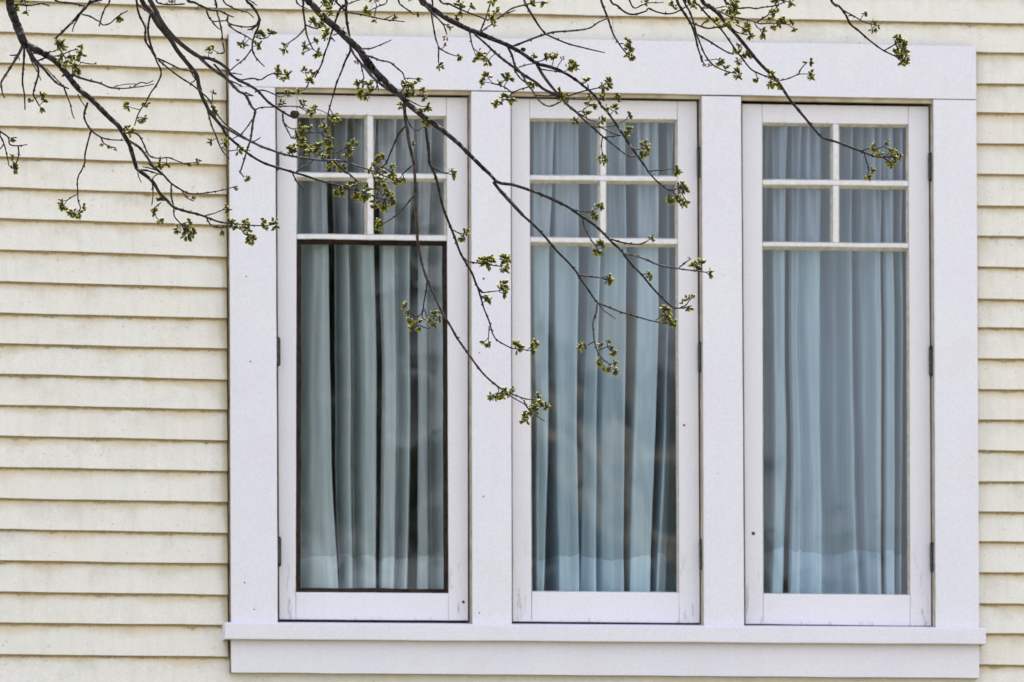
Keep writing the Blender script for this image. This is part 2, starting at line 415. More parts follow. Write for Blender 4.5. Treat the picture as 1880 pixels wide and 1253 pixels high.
# sill: sloping top, drip edge
def sill():
    n = 40; V, Fc = [], []
    for i in range(n+1):
        t = i/n; px = lerp(413.5, 1810, t)
        w1_ = mnoise.noise(Vector((t*9, 0, 2)))*.0016
        a = P(px, lerp(1143.8, 1153.8, t), -.074); b = P(px, lerp(1174, 1183.6, t), -.074)
        c = P(px, lerp(1141.5, 1151.5, t), .0)
        x = a.x
        prof = [(.05, c.z+.002), (0, c.z), (-.070, a.z+.0005), (-.074, a.z-.003), (-.074, b.z+.003+w1_), (-.071, b.z+w1_), (.0, b.z+w1_), (.05, b.z)]
        for y, z in prof: V.append((x, y, z))
    for i in range(n):
        for j in range(8):
            j2 = (j+1) % 8; Fc.append((i*8+j, (i+1)*8+j, (i+1)*8+j2, i*8+j2))
    Fc.append(tuple(range(8))); Fc.append(tuple(range(n*8, n*8+8))[::-1])
    mi = []
    for i in range(n): mi += [0, 0, 0, 0, 0, 1, 1, 1]
    mi += [0, 0]
    mesh('window_sill', V, Fc, [TRIM, EDGE], house, mi=mi)
sill()
# small nail heads and knots in the casing
def disc(name, px, py, Y, r, mat, parent, d=.003):
    c = P(px, py, Y); n = 9; V = []
    for yy, rr in ((Y-.0008, r*.8), (Y+d, r)):
        for i in range(n):
            a = i/n*math.tau; V.append((c.x+math.cos(a)*rr*(1+.15*math.sin(3*a+px)), yy, c.z+math.sin(a)*rr))
    Fc = [tuple(range(n))[::-1], tuple(range(n, 2*n))]+[(i, (i+1) % n, n+(i+1) % n, n+i) for i in range(n)]
    return mesh(name, V, Fc, mat, parent)
for px, py, r in ((449, 1070, 1.7), (466.5, 1119, 1.5), (887.6, 912, 1.6), (880, 1126, 1.5), (888, 512, 2.4), (452, 508, 1.4), (459.6, 664, 1.6),
                  (880, 648, 1.5), (883, 161, 1.7), (1328, 505, .9), (1318, 870, .9)):
    disc('nail_head', px, py, YC, r*S_PX*1.05, HOLE, house)

# ------------------------------------------------------------------ casement sashes
WIN = [dict(gap=2.2, ol=(505.5, 510.5), sr=(858.5, 859.5), st=(173.7, 179.2), sb=(1137.5, 1139.5), xl=(545, 543), xr=(820, 824),
            r=[(210.5, 213.5), (317, 320), (326, 329), (430, 433), (439, 443), (1087.5, 1089.5)], vm=(674, 685.5), dark=True,
            hinge=[(508.5, 279, 314), (510.5, 619, 673), (512, 985, 1041)], ot=(162.5, 168.5), orr=(865, 867.5)),
       dict(gap=1.3, ol=(937.5, 940), sr=(1279.5, 1285), st=(181.5, 186), sb=(1141.5, 1144), xl=(972, 976), xr=(1244, 1247.5),
            r=[(217.5, 220), (322, 324), (331, 333.5), (436, 439), (445, 449), (1086.5, 1088.5)], vm=(1101.5, 1113), dark=False,
            hinge=[(1284, 270, 326), (1285.5, 628, 684), (1288, 990, 1047)], ot=(170, 175.6), orr=(1288.5, 1292.6)),
       dict(gap=2.0, ol=(1360.5, 1366.5), sr=(1705, 1710), st=(191.5, 195.5), sb=(1146, 1149.5), xl=(1399, 1401), xr=(1668, 1671.5),
            r=[(225.5, 229), (330, 332.5), (339.5, 342.5), (444.5, 447.5), (452.5, 456), (1090.5, 1093)], vm=(1529, 1540.5), dark=False,
            hinge=[(1708, 281, 333), (1709.5, 635, 691), (1711.5, 996, 1051)], ot=(178, 184), orr=(1713.5, 1718))]
slab_args = dict(c=.0012)
def build_window(w):
    X0t = P(w['ol'][0]+w['gap'], 200, YS).x; X0b = P(w['ol'][1]+w['gap'], 1120, YS).x
    def y_at(row, x):
        t = (x-w['xl'][0])/(w['xr'][0]-w['xl'][0]); return lerp(row[0], row[1], t)
    def xl(y, o=0): return lerp(w['xl'][0], w['xl'][1], (y-200)/900)+o
    def xr(y, o=0): return lerp(w['xr'][0], w['xr'][1], (y-200)/900)+o
    ys_t = w['st']; ys_b = w['sb']
    R = w['r']
    def board_xz(pts, Y0=YS, Y1=.045, c=.0012, seg=20, wob=.0005):
        C = pts; return C
    # stiles: joined as the sash itself
    def pz(px, py, Y=YS): v = P(px, py, Y); return (v.x, v.z)
    tl = pz(w['xl'][0], y_at(ys_t, w['xl'][0])); bl = pz(w['xl'][1], y_at(ys_b, w['xl'][1]))
    s1 = slab('casement_sash', [(X0t, tl[1]), tl, bl, (X0b, bl[1])], YS, .045, [SASH, BEAD], house, HO, px=False, wob=.0005, seg=24)
    q = [(w['xr'][0], ys_t[1]), (w['sr'][0], ys_t[1]), (w['sr'][1], ys_b[1]), (w['xr'][1], ys_b[1])]
    s2 = slab('stile', q, YS, .045, [SASH, REVEAL], s1, HO, wob=.0005, seg=24)
    g = .5
    slab('rail', [(w['xl'][0]+g, ys_t[0]), (w['xr'][0]-g, ys_t[1]), (w['xr'][0]-g, R[0][1]), (w['xl'][0]+g, R[0][0])], YS+.0004, .045, [SASH, BEAD], s1, HO, wob=.0004, seg=20)
    slab('rail', [(w['xl'][1]+g, R[5][0]), (w['xr'][1]-g, R[5][1]), (w['xr'][1]-g, ys_b[1]), (w['xl'][1]+g, ys_b[0])], YS+.0004, .045, [SASH, BEAD], s1, HO, wob=.0006, seg=20)
    # muntins
    YM = YS+.003
    for a, b in ((1, 2), (3, 4)):
        y0 = R[a]; y1 = R[b]
        slab('muntin', [(xl(y0[0])+.2, y0[0]), (xr(y0[0])-.2, y0[1]), (xr(y1[0])-.2, y1[1]), (xl(y1[0])+.2, y1[0])], YM, .030, [MUNT, BEAD], s1, HO, c=.0025, wob=.0015, seg=26)
    for a, b in ((0, 1), (2, 3)):
        v0, v1 = w['vm']; ya, yb = y_at(R[a], v0)+.3, y_at(R[b], v0)-.3
        slab('muntin', [(v0, ya), (v1, ya), (v1+.3, yb), (v0+.3, yb)], YM+.0006, .030, [MUNT, BEAD], s1, HO, c=.0025, wob=.0005, seg=8)
    # beads and panes
    def pane(x0, x1, ra, rb, x0b=None, x1b=None, dark=False):
        x0b = x0 if x0b is None else x0b; x1b = x1 if x1b is None else x1b
        out_ = [(x0, y_at(ra, x0)), (x1, y_at(ra, x1)), (x1b, y_at(rb, x1)), (x0b, y_at(rb, x0))]
        o = (9.0, 9.5, -9.5, -8.0) if dark else (1.0, 6.0, -5.0, -1.2)
        inn = [(out_[0][0]+o[0], out_[0][1]+o[1]), (out_[1][0]+o[2], out_[1][1]+o[1]), (out_[2][0]+o[2], out_[2][1]+o[3]), (out_[3][0]+o[0], out_[3][1]+o[3])]
        YB_ = YS+.0045
        n = 14; V = []
        for quad, Y in ((out_, YB_), (inn, YG)):
            for i in range(4):
                a, b = quad[i], quad[(i+1) % 4]
                for k in range(n):
                    t = k/n; v = P(lerp(a[0], b[0], t), lerp(a[1], b[1], t), Y)
                    if Y == YG or dark:
                        wv = mnoise.noise(v*14+Vector((0, Y*400, 0)))*(.0022 if dark else .0010); v.x += wv; v.z += wv
                    V.append(v)
        N = 4*n
        Fc = [(i, (i+1) % N, N+(i+1) % N, N+i) for i in range(N)]
        mesh('glazing_bead', V, Fc, DPUT if dark else BEAD, s1)
        gq = [P(inn[i][0]+(-2, 2, 2, -2)[i], inn[i][1]+(-2, -2, 2, 2)[i], YG+.0012) for i in range(4)]
        gv = gq+[v+Vector((0, .003, 0)) for v in gq]
        mesh('glass_pane', gv[:4], [(3, 2, 1, 0)], GLASS if ra is R[4] else GLASS_UPPER, s1)
    v0, v1 = w['vm']
    pane(w['xl'][0], v0, R[0], R[1]); pane(v1, w['xr'][0], R[0], R[1])
    pane(w['xl'][0], v0, R[2], R[3]); pane(v1, w['xr'][0], R[2], R[3])
    pane(xl(447), xr(447), R[4], R[5], w['xl'][1], w['xr'][1], dark=w['dark'])
    # hinges
    for hx, ya, yb in w['hinge']:
        hy = -.040 if w['dark'] else -.016; hx_ = hx-.8 if w['dark'] else hx; a, b = P(hx_, ya, hy), P(hx_, yb, hy); V = []; Fc = []
        rings = []
        for t, rr in ((0, .3), (.03, .95), (.05, .6), (.07, 1), (.33, 1), (.335, .85), (.35, .85), (.355, 1), (.64, 1), (.645, .85), (.66, .85), (.665, 1), (.93, 1), (.95, .6), (.97, .95), (1, .3)):
            rings.append((lerp(a.z, b.z, t), rr*(.0095 if w['dark'] else .0080)))
        for z, rr in rings:
            for i in range(10): V.append((a.x+math.cos(i*.6283)*rr, hy+math.sin(i*.6283)*rr, z))
        for k in range(len(rings)-1):
            for i in range(10): Fc.append((k*10+i, k*10+(i+1) % 10, k*10+10+(i+1) % 10, k*10+10+i))
        sx = 1
        bv, bf = box(a.x-.006, a.x+.0085, hy+.003, hy+.0065, b.z+.004, a.z-.004)
        o_ = len(V); V += bv; Fc += [tuple(i+o_ for i in q) for q in bf]
        mesh('hinge', V, Fc, HINGE, s1, smooth=False)
    # head stop under the head casing
    slab('head_stop', [(w['ol'][0]+1, w['ot'][0]-3), (w['orr'][0]-1, w['ot'][1]-3), (w['orr'][0]-1, w['ot'][1]+6.5), (w['ol'][0]+1, w['ot'][0]+6.5)], -.034, -.006, [STOP, EDGE], house, HO, wob=.0004, seg=20)
    return s1
sash = [build_window(w) for w in WIN]
disc('latch_hole', 850.6, 1105.6, YS, 3.4*S_PX, HOLE, sash[0]); disc('latch_hole', 1383, 980, YS, 4.0*S_PX, HOLE, sash[2]); disc('knot', 1256, 781, YS, 2.6*S_PX, HOLE, sash[1])

# ------------------------------------------------------------------ curtains
def curtain(label, keys, pxl, pxr, ytop, hemy, seed, fab, parted=True, group='curtains behind the casements'):
    """keys: (x near the top, x near the bottom, depth behind the glass in metres)"""
    YQ = .07
    K = [(P(a, 450, YQ).x, P(b, 1060, YQ).x, d*(1.6 if d < .014 else 2.8) if d < .09 else (.042 if parted else d*2.3)) for a, b, d in keys]
    OPEN = [i for i in range(len(keys)-1) if min(keys[i][2], keys[i+1][2]) > .09 and 0 < i < len(keys)-3 and parted]   # places where the cloth parts
    z_t = P(pxl, 450, YQ).z; z_b = P(pxl, 1060, YQ).z
    zt = P(pxl, ytop, YQ).z; zb = P(pxl, 1120, YQ).z
    root = Vector(((K[0][0]+K[-1][0])/2, YQ, zb))
    r = random.Random(seed); ph = [r.uniform(0, 6.28) for _ in range(8)]
    NX, NZ = 30, 90
    cols = []
    for i in range(len(K)-1):
        ns = 7 if abs(K[i][2]-K[i+1][2]) > .001 else 6
        for j in range(ns): cols.append((i, j/ns))
    cols.append((len(K)-2, 1.0))
    def pt(i, t, z, off=0.0):
        s = (z_t-z)/(z_t-z_b); s2 = s if s < 0 else s**1.35
        s2 = max(-.15, min(1.15, s2))
        xa = lerp(K[i][0], K[i][1], s2); xb = lerp(K[i+1][0], K[i+1][1], s2)
        gg = max(0, min(1, 1-(zt-z)/.30))*.75
        for e_ in (i, i+1):                              # the openings close towards the rod
            for o_ in OPEN:
                if e_ in (o_, o_+1):
                    m_ = (lerp(K[o_][0], K[o_][1], s2)+lerp(K[o_+1][0], K[o_+1][1], s2))/2
                    if e_ == i: xa = lerp(xa, m_, gg)
                    else: xb = lerp(xb, m_, gg)
        x = lerp(xa, xb, t); tt = t*t*(3-2*t)
        d = lerp(K[i][2], K[i+1][2], tt)
        g = max(0, min(1, 1-(zt-z)/.42))                 # gathers at the rod
        d = d*(1-.35*g*g)
        d += g*.026*math.sin(x*170+ph[0]+2*math.sin(x*31+ph[1])) + g*.013*math.sin(x*410+ph[2])
        d += .0025*math.sin(x*95+ph[3]+z*2.0)+.0022*math.sin(x*230+ph[4]-z*1.2)*(.2+.8*g)+.004*math.sin(z*3+ph[5]+x*9)
        d += .010*mnoise.noise(Vector((x*26, z*3.2, seed)))+.005*mnoise.noise(Vector((x*60, z*7, seed+5)))
        x += .0035*math.sin(z*4.1+ph[6]+x*12)+.004*mnoise.noise(Vector((x*7, z*2.6, seed+9)))
        return Vector((x, YQ-.03+d+off, z))
    V, Fc = [], []
    for c_ in range(NZ+1):
        z = lerp(zt, zb, c_/NZ)
        for i, t in cols: V.append(pt(i, t, z))
    n = len(cols)
    for a in range(NZ):
        for b in range(n-1):
            if cols[b][0] not in OPEN: Fc.append((a*n+b, a*n+b+1, (a+1)*n+b+1, (a+1)*n+b))
    top = empty('curtain', root); tag(top, label, 'curtain', group)
    mesh('curtain_panel', V, Fc, FAB[fab][0], top, smooth=True, origin=root)
    V, Fc = [], []
    zh = P(pxl, hemy, YQ).z
    for c_ in range(9):
        for i, t in cols:
            x = pt(i, t, zh).x
            z0 = zh + .008*math.sin(x*23+ph[0]) + .005*math.sin(i*2.3+ph[2]) + .0035*math.sin(x*71+ph[1])
            V.append(pt(i, t, lerp(z0, zb, c_/8), -.0022))
    for a in range(8):
        for b in range(n-1):
            if cols[b][0] not in OPEN: Fc.append((a*n+b, a*n+b+1, (a+1)*n+b+1, (a+1)*n+b))
    h = mesh('hem', V, Fc, FAB[fab][1], top, smooth=True, origin=root)
    # rod
    a, b = P(pxl-12, ytop+3, YQ), P(pxr+12, ytop+3, YQ); V = []; Fc = []
    for e_ in (a, b):
        for i in range(8): V.append((e_.x, YQ+math.cos(i*.785)*.006, a.z+math.sin(i*.785)*.006))
    Fc = [(i, (i+1) % 8, 8+(i+1) % 8, 8+i) for i in range(8)]+[tuple(range(8)), tuple(range(8, 16))]
    mesh('curtain_rod', V, Fc, BEAD, top, origin=root)
    return top
D_, L_, B_ = .15, .0, .045
curtain('grey-green curtain behind the left casement whose big pane has bare dark putty',
    [(520, 520, .13), (543, 541, .12), (551, 545, .03), (575, 575, .012), (590, 606, 0), (598, 619, 0.01), (601, 623, D_-.03), (613, 626, D_-.05), (620, 632, B_), (636, 645, .012),
     (650, 663, B_), (664, 672, .012), (680, 688, 0), (685, 691, .01), (688, 692, D_), (699, 699, D_), (703, 702, .01), (722, 720, 0), (735, 730, .03), (752, 744, .006), (755, 747, .02), (757, 749, D_), (770, 765, D_),
     (774, 768, .02), (788, 784, .02), (803, 800, .05), (817, 816, .10), (845, 845, .13)], 505, 858, 196, 1021, 3, 'grey_curtain')
curtain('blue-tinted curtain behind the middle casement with close vertical folds',
    [(950, 950, .06), (972, 976, .04), (980, 984, .01), (1008, 994, 0), (1012, 998, .02), (1014, 1000, D_-.04), (1019, 1022, D_-.04), (1022, 1026, .015), (1040, 1042, .015), (1058, 1058, 0), (1062, 1060, .02),
     (1064, 1061, D_-.03), (1080, 1064, D_-.05), (1084, 1067, .02), (1096, 1090, .0), (1103, 1098, .035), (1112, 1110, .02), (1130, 1130, .015), (1143, 1143, 0), (1147, 1146, .02), (1149, 1148, D_), (1164, 1155, D_), (1168, 1158, .01), (1188, 1175, .012), (1205, 1193, 0), (1209, 1196, .02), (1211, 1197, D_-.03),
     (1222, 1205, D_-.03), (1226, 1208, .01), (1234, 1225, .02), (1243, 1242, .06), (1270, 1270, .1)], 937, 1285, 203, 1022, 11, 'blue_curtain', False)
curtain('blue-tinted curtain behind the right casement with one broad flat fold in its middle',
    [(1380, 1380, .08), (1400, 1402, .06), (1412, 1408, .03), (1420, 1418, .005), (1436, 1432, 0), (1441, 1437, .01), (1443, 1438, D_-.02), (1451, 1449, D_-.02), (1454, 1451, .01), (1462, 1462, 0), (1470, 1472, .014), (1490, 1488, .006), (1503, 1503, 0), (1506, 1506, .045), (1520, 1530, .07),
     (1545, 1555, .05), (1566, 1578, .022), (1574, 1590, .05), (1588, 1602, .03), (1606, 1612, .008), (1614, 1617, 0.01), (1616, 1619, D_-.02), (1621, 1626, D_-.02), (1624, 1628, .01), (1636, 1640, 0), (1644, 1648, .03), (1652, 1655, .01), (1668, 1668, .07), (1690, 1690, .1)], 1361, 1710, 212, 1012, 23, 'pale_blue_curtain')

# ------------------------------------------------------------------ the tree
TL = {'A': (0, 0, .25532), 'B': (440, 0, .25532), 'C': (880, 0, .25532), 'D': (1320, 0, .29787), 'E': (0, 300, .28723), 'F': (500, 300, .25532),
      'G': (920, 300, .25532), 'H': (660, 500, .31915), 'P': (0, 0, 1), 'I': (520, 200, .15957), 'J': (1280, 0, .1197), 'K': (0, 0, .12766), 'L': (660, 0, .12766)}
def tp(t, pts):
    a, b, s = TL[t]; return [(a+x*s, b+y*s) for x, y in pts]
#PATHS#
PATHS = [
 # kind (b branch, t twig, l light twig), tile, points, radius start, end
 ('b', [('A', [(60,-40),(75,60),(110,150),(145,240),(175,310),(240,350),(330,395),(410,450),(470,520),(530,600),(580,655),(650,710),(720,780),(790,850),(850,905),(890,970),(930,1040),(955,1120),(975,1190)]),
        ('E', [(880,40),(940,85),(985,130),(1020,190),(1070,240),(1110,280),(1180,305),(1260,325),(1320,345),(1400,375),(1470,385),(1530,390),(1620,398),(1700,398),(1760,390)])], [7.6,8.2,5.6,5.2,4.6,4.0,3.4,2.6,2.0,1.3,.9], 0),
 ('t', 'A', [(165,310),(150,360),(110,430),(60,510),(10,590),(10,620),(20,680),(35,705)], 3.0, 1.2),
 ('t', 'K', [(250,790),(190,800),(140,795)], 1.6, 1.0),
 ('t', 'K', [(320,700),(270,780),(280,870)], 1.3, .8),
 ('t', 'A', [(175,340),(172,430),(165,520),(162,600),(175,680),(180,790)], 2.2, 1.2),
 ('t', 'A', [(190,340),(225,420),(270,480),(275,540),(255,610),(240,680),(260,720),(280,760)], 2.4, 1.2),
 ('t', 'A', [(200,370),(230,450),(270,520),(295,580)], 1.2, .8),
 ('t', 'A', [(200,350),(250,430),(310,490),(360,550),(410,600),(460,625),(495,640)], 3.2, 1.3),
 ('t', 'A', [(330,490),(380,545),(425,590),(450,620)], 1.3, 1.0),
 ('t', 'A', [(460,630),(485,700),(505,750),(520,820),(535,857)], 1.7, .9),
 ('t', 'A', [(220,385),(300,380),(390,370),(430,340)], 1.3, 1.0),
 ('t', 'A', [(270,440),(350,410),(430,400),(500,370),(560,355)], 1.5, 1.0),
 ('t', 'A', [(520,530),(560,555),(640,580),(720,600),(790,630),(880,637),(960,630),(1040,620),(1110,605)], 2.4, .9),
 ('t', 'A', [(950,632),(1010,595),(1060,600),(1105,580)], 1.4, .9),
 ('l', 'A', [(820,625),(900,608),(980,605)], .9, .7),
 ('t', 'A', [(560,680),(580,720),(610,765)], 1.2, .8),
 ('t', 'A', [(460,540),(445,552)], 2.2, 1.5),
 ('t', 'A', [(585,450),(640,460),(680,462)], 1.0, .9),
 ('t', 'A', [(75,40),(130,35),(200,40),(250,35),(300,25),(355,45)], 1.9, 1.3),
 ('b', 'A', [(730,-30),(700,0),(650,20),(610,60),(575,100),(530,150),(480,200),(440,240),(405,275),(410,320),(440,370),(470,420)], 3.0, 1.3),
 ('t', 'A', [(650,0),(620,50),(600,80)], 1.3, 1.5),
 ('t', 'A', [(575,105),(545,160),(530,190),(520,230)], 1.6, .9),
 ('l', 'A', [(590,105),(650,120),(690,145),(720,160),(712,190)], 1.5, 1.3),
 ('b', 'A', [(785,-20),(755,60),(735,110),(722,165),(740,182),(790,170),(830,135),(870,105),(918,80)], 1.5, 1.0),
 ('b', 'A', [(385,-15),(400,5),(440,18),(520,25),(600,45),(625,42)], 1.7, 1.4),
 ('t', 'A', [(650,25),(690,15),(720,22)], 1.1, .8),
 ('b', [('A', [(1000,-40),(1040,40),(1085,90),(1130,170),(1180,230),(1230,290),(1265,350),(1310,410),(1360,470),(1400,520),(1420,560),(1430,620),(1450,690),(1480,750),(1510,810),(1560,870),(1600,920),(1620,960),(1670,1010),(1730,1060),(1790,1110),(1880,1165)]),
        ('B', [(250,1200),(370,1235)]), ('F', [(130,60),(220,85),(340,125),(470,160),(560,190),(600,190),(700,225),(770,245),(800,260)])], [4.6,4.4,4.2,3.9,3.2,2.4,2.2,1.9,1.5,1.0], 0),
 ('b', [('A', [(1060,-40),(1110,60),(1150,140),(1200,215),(1260,280),(1330,340),(1400,390),(1450,415),(1500,420),(1580,455),(1640,500),(1650,530),(1720,580)]),
        ('B', [(60,610),(130,655),(200,730),(270,780),(350,830),(390,845)])], [4.4,4.2,3.8,2.9,2.5,2.2,1.8], 0),
 ('t', [('A', [(1440,420),(1500,475),(1560,520),(1620,560),(1680,620),(1720,660),(1765,685),(1810,770),(1835,800),(1820,870),(1810,950),(1800,1010),(1780,1070),(1765,1120),(1730,1230)]), ('E', [(1530,50),(1560,90)])], 3.2, 1.2),
 ('t', 'B', [(40,665),(70,680),(100,690)], 1.5, 1.0),
 ('t', 'A', [(1770,685),(1800,690),(1822,690)], 1.2, .9),
 ('t', 'A', [(1540,465),(1600,530),(1650,580),(1700,600),(1740,625)], 2.0, 1.2),
 ('t', 'A', [(1655,525),(1700,532),(1740,537)], 1.2, .8),
 ('t', 'B', [(110,795),(150,775),(250,770),(350,765),(430,770)], 1.4, 1.0),
 ('t', 'B', [(90,860),(50,920),(10,965),(-50,1000)], 1.2, .9),
 ('t', 'B', [(75,1025),(110,1015),(150,990)], 1.2, .9),
 ('t', 'A', [(1700,1080),(1760,1080),(1800,1085)], 1.0, .8),
 ('b', 'A', [(970,-30),(990,70),(1010,130),(1045,200),(1045,290),(1080,350),(1110,400),(1130,450),(1155,500),(1155,550),(1120,620),(1090,660),(1065,705),(1045,745),(1010,790),(985,845),(968,905)], 2.2, 1.0),
 ('t', 'A', [(990,30),(1040,70),(1075,100)], 1.4, 1.2),
 ('t', 'A', [(1085,90),(1070,160),(1065,230),(1080,310),(1100,370),(1120,410)], 2.1, 1.9),
 ('t', 'A', [(1130,420),(1200,450),(1280,490),(1330,505),(1390,515)], 1.8, 1.0),
 ('t', 'A', [(1140,435),(1220,500),(1300,560),(1380,610),(1440,660),(1500,715),(1540,790),(1590,860),(1640,910),(1700,950),(1760,990)], 1.7, 1.2),
 ('t', 'A', [(1360,475),(1385,540),(1405,575),(1370,600)], 1.6, 1.0),
 ('t', 'A', [(1490,780),(1520,900),(1550,970),(1580,1050),(1610,1100),(1650,1145)], 1.7, 1.0),
 ('t', 'A', [(1590,1060),(1640,1085),(1700,1080)], 1.1, .9),
 ('l', [('A', [(1600,905),(1700,965),(1800,1015),(1880,1055)]), ('B', [(200,1070),(300,1105),(380,1125),(480,1140),(600,1155),(700,1155),(780,1170),(850,1195),(940,1225),(1000,1250)]), ('F', [(820,98),(850,110)])], 2.6, 1.3),
 ('l', [('B', [(680,1160),(720,1200),(770,1250)]), ('F', [(530,60),(600,120),(660,180)])], 1.9, 1.5),
 ('t', 'F', [(690,215),(740,245),(790,240)], 1.2, 1.0),
 ('b', 'A', [(1335,-20),(1400,20),(1460,50),(1520,75),(1580,80),(1640,110),(1680,125)], 2.4, 1.2),
 ('t', 'A', [(1485,75),(1500,120),(1530,155),(1580,152),(1640,150)], 1.8, 1.0),
 ('t', 'A', [(1430,30),(1420,65),(1395,65)], 1.0, .8),
 ('t', 'A', [(1525,160),(1570,205),(1600,220)], 1.5, 1.0),
 ('t', 'A', [(1640,115),(1640,165),(1720,190),(1800,195),(1845,180)], 1.6, 1.3),
 ('b', 'A', [(1765,-15),(1800,30),(1840,80),(1865,140),(1855,200),(1825,270),(1813,340),(1830,400),(1870,450),(1903,480)], 2.6, 1.0),
 ('t', 'A', [(1860,150),(1840,190),(1800,213),(1780,215)], 2.0, 1.3),
 ('t', 'A', [(1813,350),(1770,410),(1740,440),(1700,470),(1655,510)], 1.4, 1.1),
 ('t', 'B', [(100,265),(160,280),(200,270)], 1.2, 1.0),
 ('b', 'A', [(1540,-15),(1560,80),(1580,160),(1595,230),(1600,300),(1612,378),(1560,385)], 1.8, 1.1),
 ('b', 'A', [(1595,-15),(1660,50),(1720,75),(1780,90),(1825,130)], 1.6, .9),
 ('t', 'A', [(1760,90),(1785,65)], 1.1, .8),
 ('t', 'A', [(1790,0),(1820,20),(1848,42)], 1.3, .9),
 ('t', 'A', [(1640,180),(1700,225),(1770,260),(1815,290)], 1.5, 1.2),
 ('b', 'A', [(1115,-15),(1150,25),(1230,35),(1330,30)], 1.8, 1.3),
 ('t', 'A', [(930,1015),(1000,1060),(1050,1120),(1090,1180),(1140,1230),(1165,1260)], 2.3, 2.3),
 ('t', 'E', [(950,0),(1000,40),(1040,70),(1090,125),(1150,165),(1200,190),(1260,195),(1350,185),(1430,170),(1520,145)], 2.2, .8),
 ('t', 'E', [(1160,170),(1185,210),(1210,230),(1242,243)], 1.4, .8),
 ('t', 'A', [(890,950),(985,965),(1030,1030),(1060,1100),(1090,1130),(1150,1140),(1210,1135),(1290,1165),(1330,1180)], 1.7, 1.1),
 ('t', 'E', [(880,45),(930,45),(970,55),(1020,72)], 1.9, 1.2),
 ('t', 'E', [(912,22),(960,32),(1000,45)], 1.4, 1.0),
 ('t', 'A', [(630,740),(605,840),(650,930),(720,985),(790,1005),(890,1010)], 2.0, 1.1),
 ('t', 'A', [(725,990),(745,1030),(790,1055),(835,1065)], 1.3, .9),
 ('t', [('A', [(655,940),(630,1030),(610,1120),(610,1170),(575,1250)]), ('E', [(510,60),(495,110),(497,190),(500,240),(515,290),(490,310)])], 1.6, 1.0),
 ('t', 'E', [(490,200),(460,215),(430,237)], 1.2, .9),
 ('t', 'E', [(880,60),(890,95),(905,125)], 1.2, .8),
 ('t', 'E', [(975,120),(980,90),(1010,70)], 1.3, 1.0),
 ('t', 'E', [(975,130),(978,200),(970,270)], 1.5, .8),
 ('t', 'E', [(1095,135),(1095,210),(1110,280),(1115,340),(1160,390)], 1.6, 1.2),
 ('t', 'E', [(1030,250),(1000,275),(985,290),(1000,350)], 1.1, .9),
 ('t', 'E', [(1310,335),(1370,320),(1430,295)], 1.3, .9),
 ('t', 'E', [(1320,350),(1350,395),(1410,410),(1480,400)], 1.4, 1.2),
 ('t', 'E', [(1530,400),(1560,450),(1590,465)], 1.1, .9),
 ('b', 'A', [(-60,900),(0,945),(60,990),(70,1040),(130,1050),(195,1040)], 1.8, 1.0),
 ('t', 'A', [(130,1052),(135,1110),(115,1180),(90,1210)], 1.4, 1.0),
 ('b', 'A', [(-50,930),(0,980),(30,1040),(50,1120),(65,1195)], 1.8, 1.0),
 ('t', 'A', [(30,1035),(0,1075)], 1.4, 1.0),
 # middle
 ('b', [('B', [(475,-30),(520,30),(570,90),(620,140),(680,190),(740,245),(790,295),(850,350),(890,400),(930,455),(980,520),(1040,580),(1100,640),(1160,690),(1200,740),(1260,790),(1320,840),(1390,890),(1450,930),(1510,980),(1570,1030),(1630,1090),(1690,1150),(1750,1210),(1800,1255)]),
        ('G', [(-20,138),(80,155),(180,185),(290,225),(390,270),(490,320),(560,370),(630,415),(700,470),(760,530),(800,570),(860,625),(900,680),(950,740),(1010,800),(1050,850),(1110,920),(1150,960),(1200,1010),(1250,1040),(1310,1040),(1370,1025)])],
        [6.2,6.4,6.4,6.2,5.4,4.8,4.0,3.4,2.7,2.5,2.3,2.1,1.9,1.6,1.1], 0),
 ('t', [('F', [(1590,135),(1640,200),(1720,290),(1800,370)]), ('G', [(0,200),(70,280),(140,360),(220,430),(290,500),(350,570),(410,640),(480,710),(540,780),(570,830),(620,900),(660,960),(690,1000),(760,1030),(860,1070),(980,1105),(1090,1135),(1180,1150)])], 2.9, 1.1),
 ('t', 'B', [(850,350),(880,420),(930,490),(990,560),(1010,590)], 3.2, 1.5),
 ('t', 'B', [(880,380),(900,470),(950,540),(985,600),(1000,650)], 1.8, 1.0),
 ('t', 'G', [(520,335),(580,345),(640,352)], 1.4, 1.0),
 ('t', 'G', [(585,400),(600,460),(640,540),(685,600)], 1.4, 1.0),
 ('t', 'G', [(790,545),(850,565),(930,580),(1000,582),(1050,560)], 1.8, 1.3),
 ('t', 'G', [(890,650),(980,670),(1060,700),(1130,730),(1220,750),(1320,765),(1400,775),(1480,785)], 2.0, 1.1),
 ('t', 'G', [(1280,750),(1320,720),(1365,685)], 1.2, .9),
 ('t', 'G', [(1000,785),(1020,800),(1040,800)], 1.2, .9),
 ('t', 'G', [(565,805),(640,815),(730,825)], 1.7, 1.3),
 ('t', [('G', [(690,1010),(685,1070),(660,1150),(665,1230)]), ('H', [(1350,390),(1370,460),(1400,500),(1440,530)])], 1.6, 1.1),
 ('t', 'G', [(700,1010),(740,1060),(790,1095),(825,1120)], 1.2, .8),
 ('t', 'G', [(1110,1130),(1150,1100)], 1.0, .9),
 ('t', 'G', [(1290,1035),(1330,1020),(1350,990)], 1.0, .9),
 ('b', 'B', [(757,-20),(765,60),(770,150),(785,240),(795,330),(795,370),(760,440),(730,520),(700,590),(680,660),(660,730),(640,800),(632,855)], 2.7, 1.0),
 ('t', 'B', [(648,780),(668,820)], 1.0, .9),
 ('b', 'B', [(762,-10),(720,70),(690,150),(660,240),(640,310),(610,390),(590,460),(560,520),(540,560)], 2.3, 1.2),
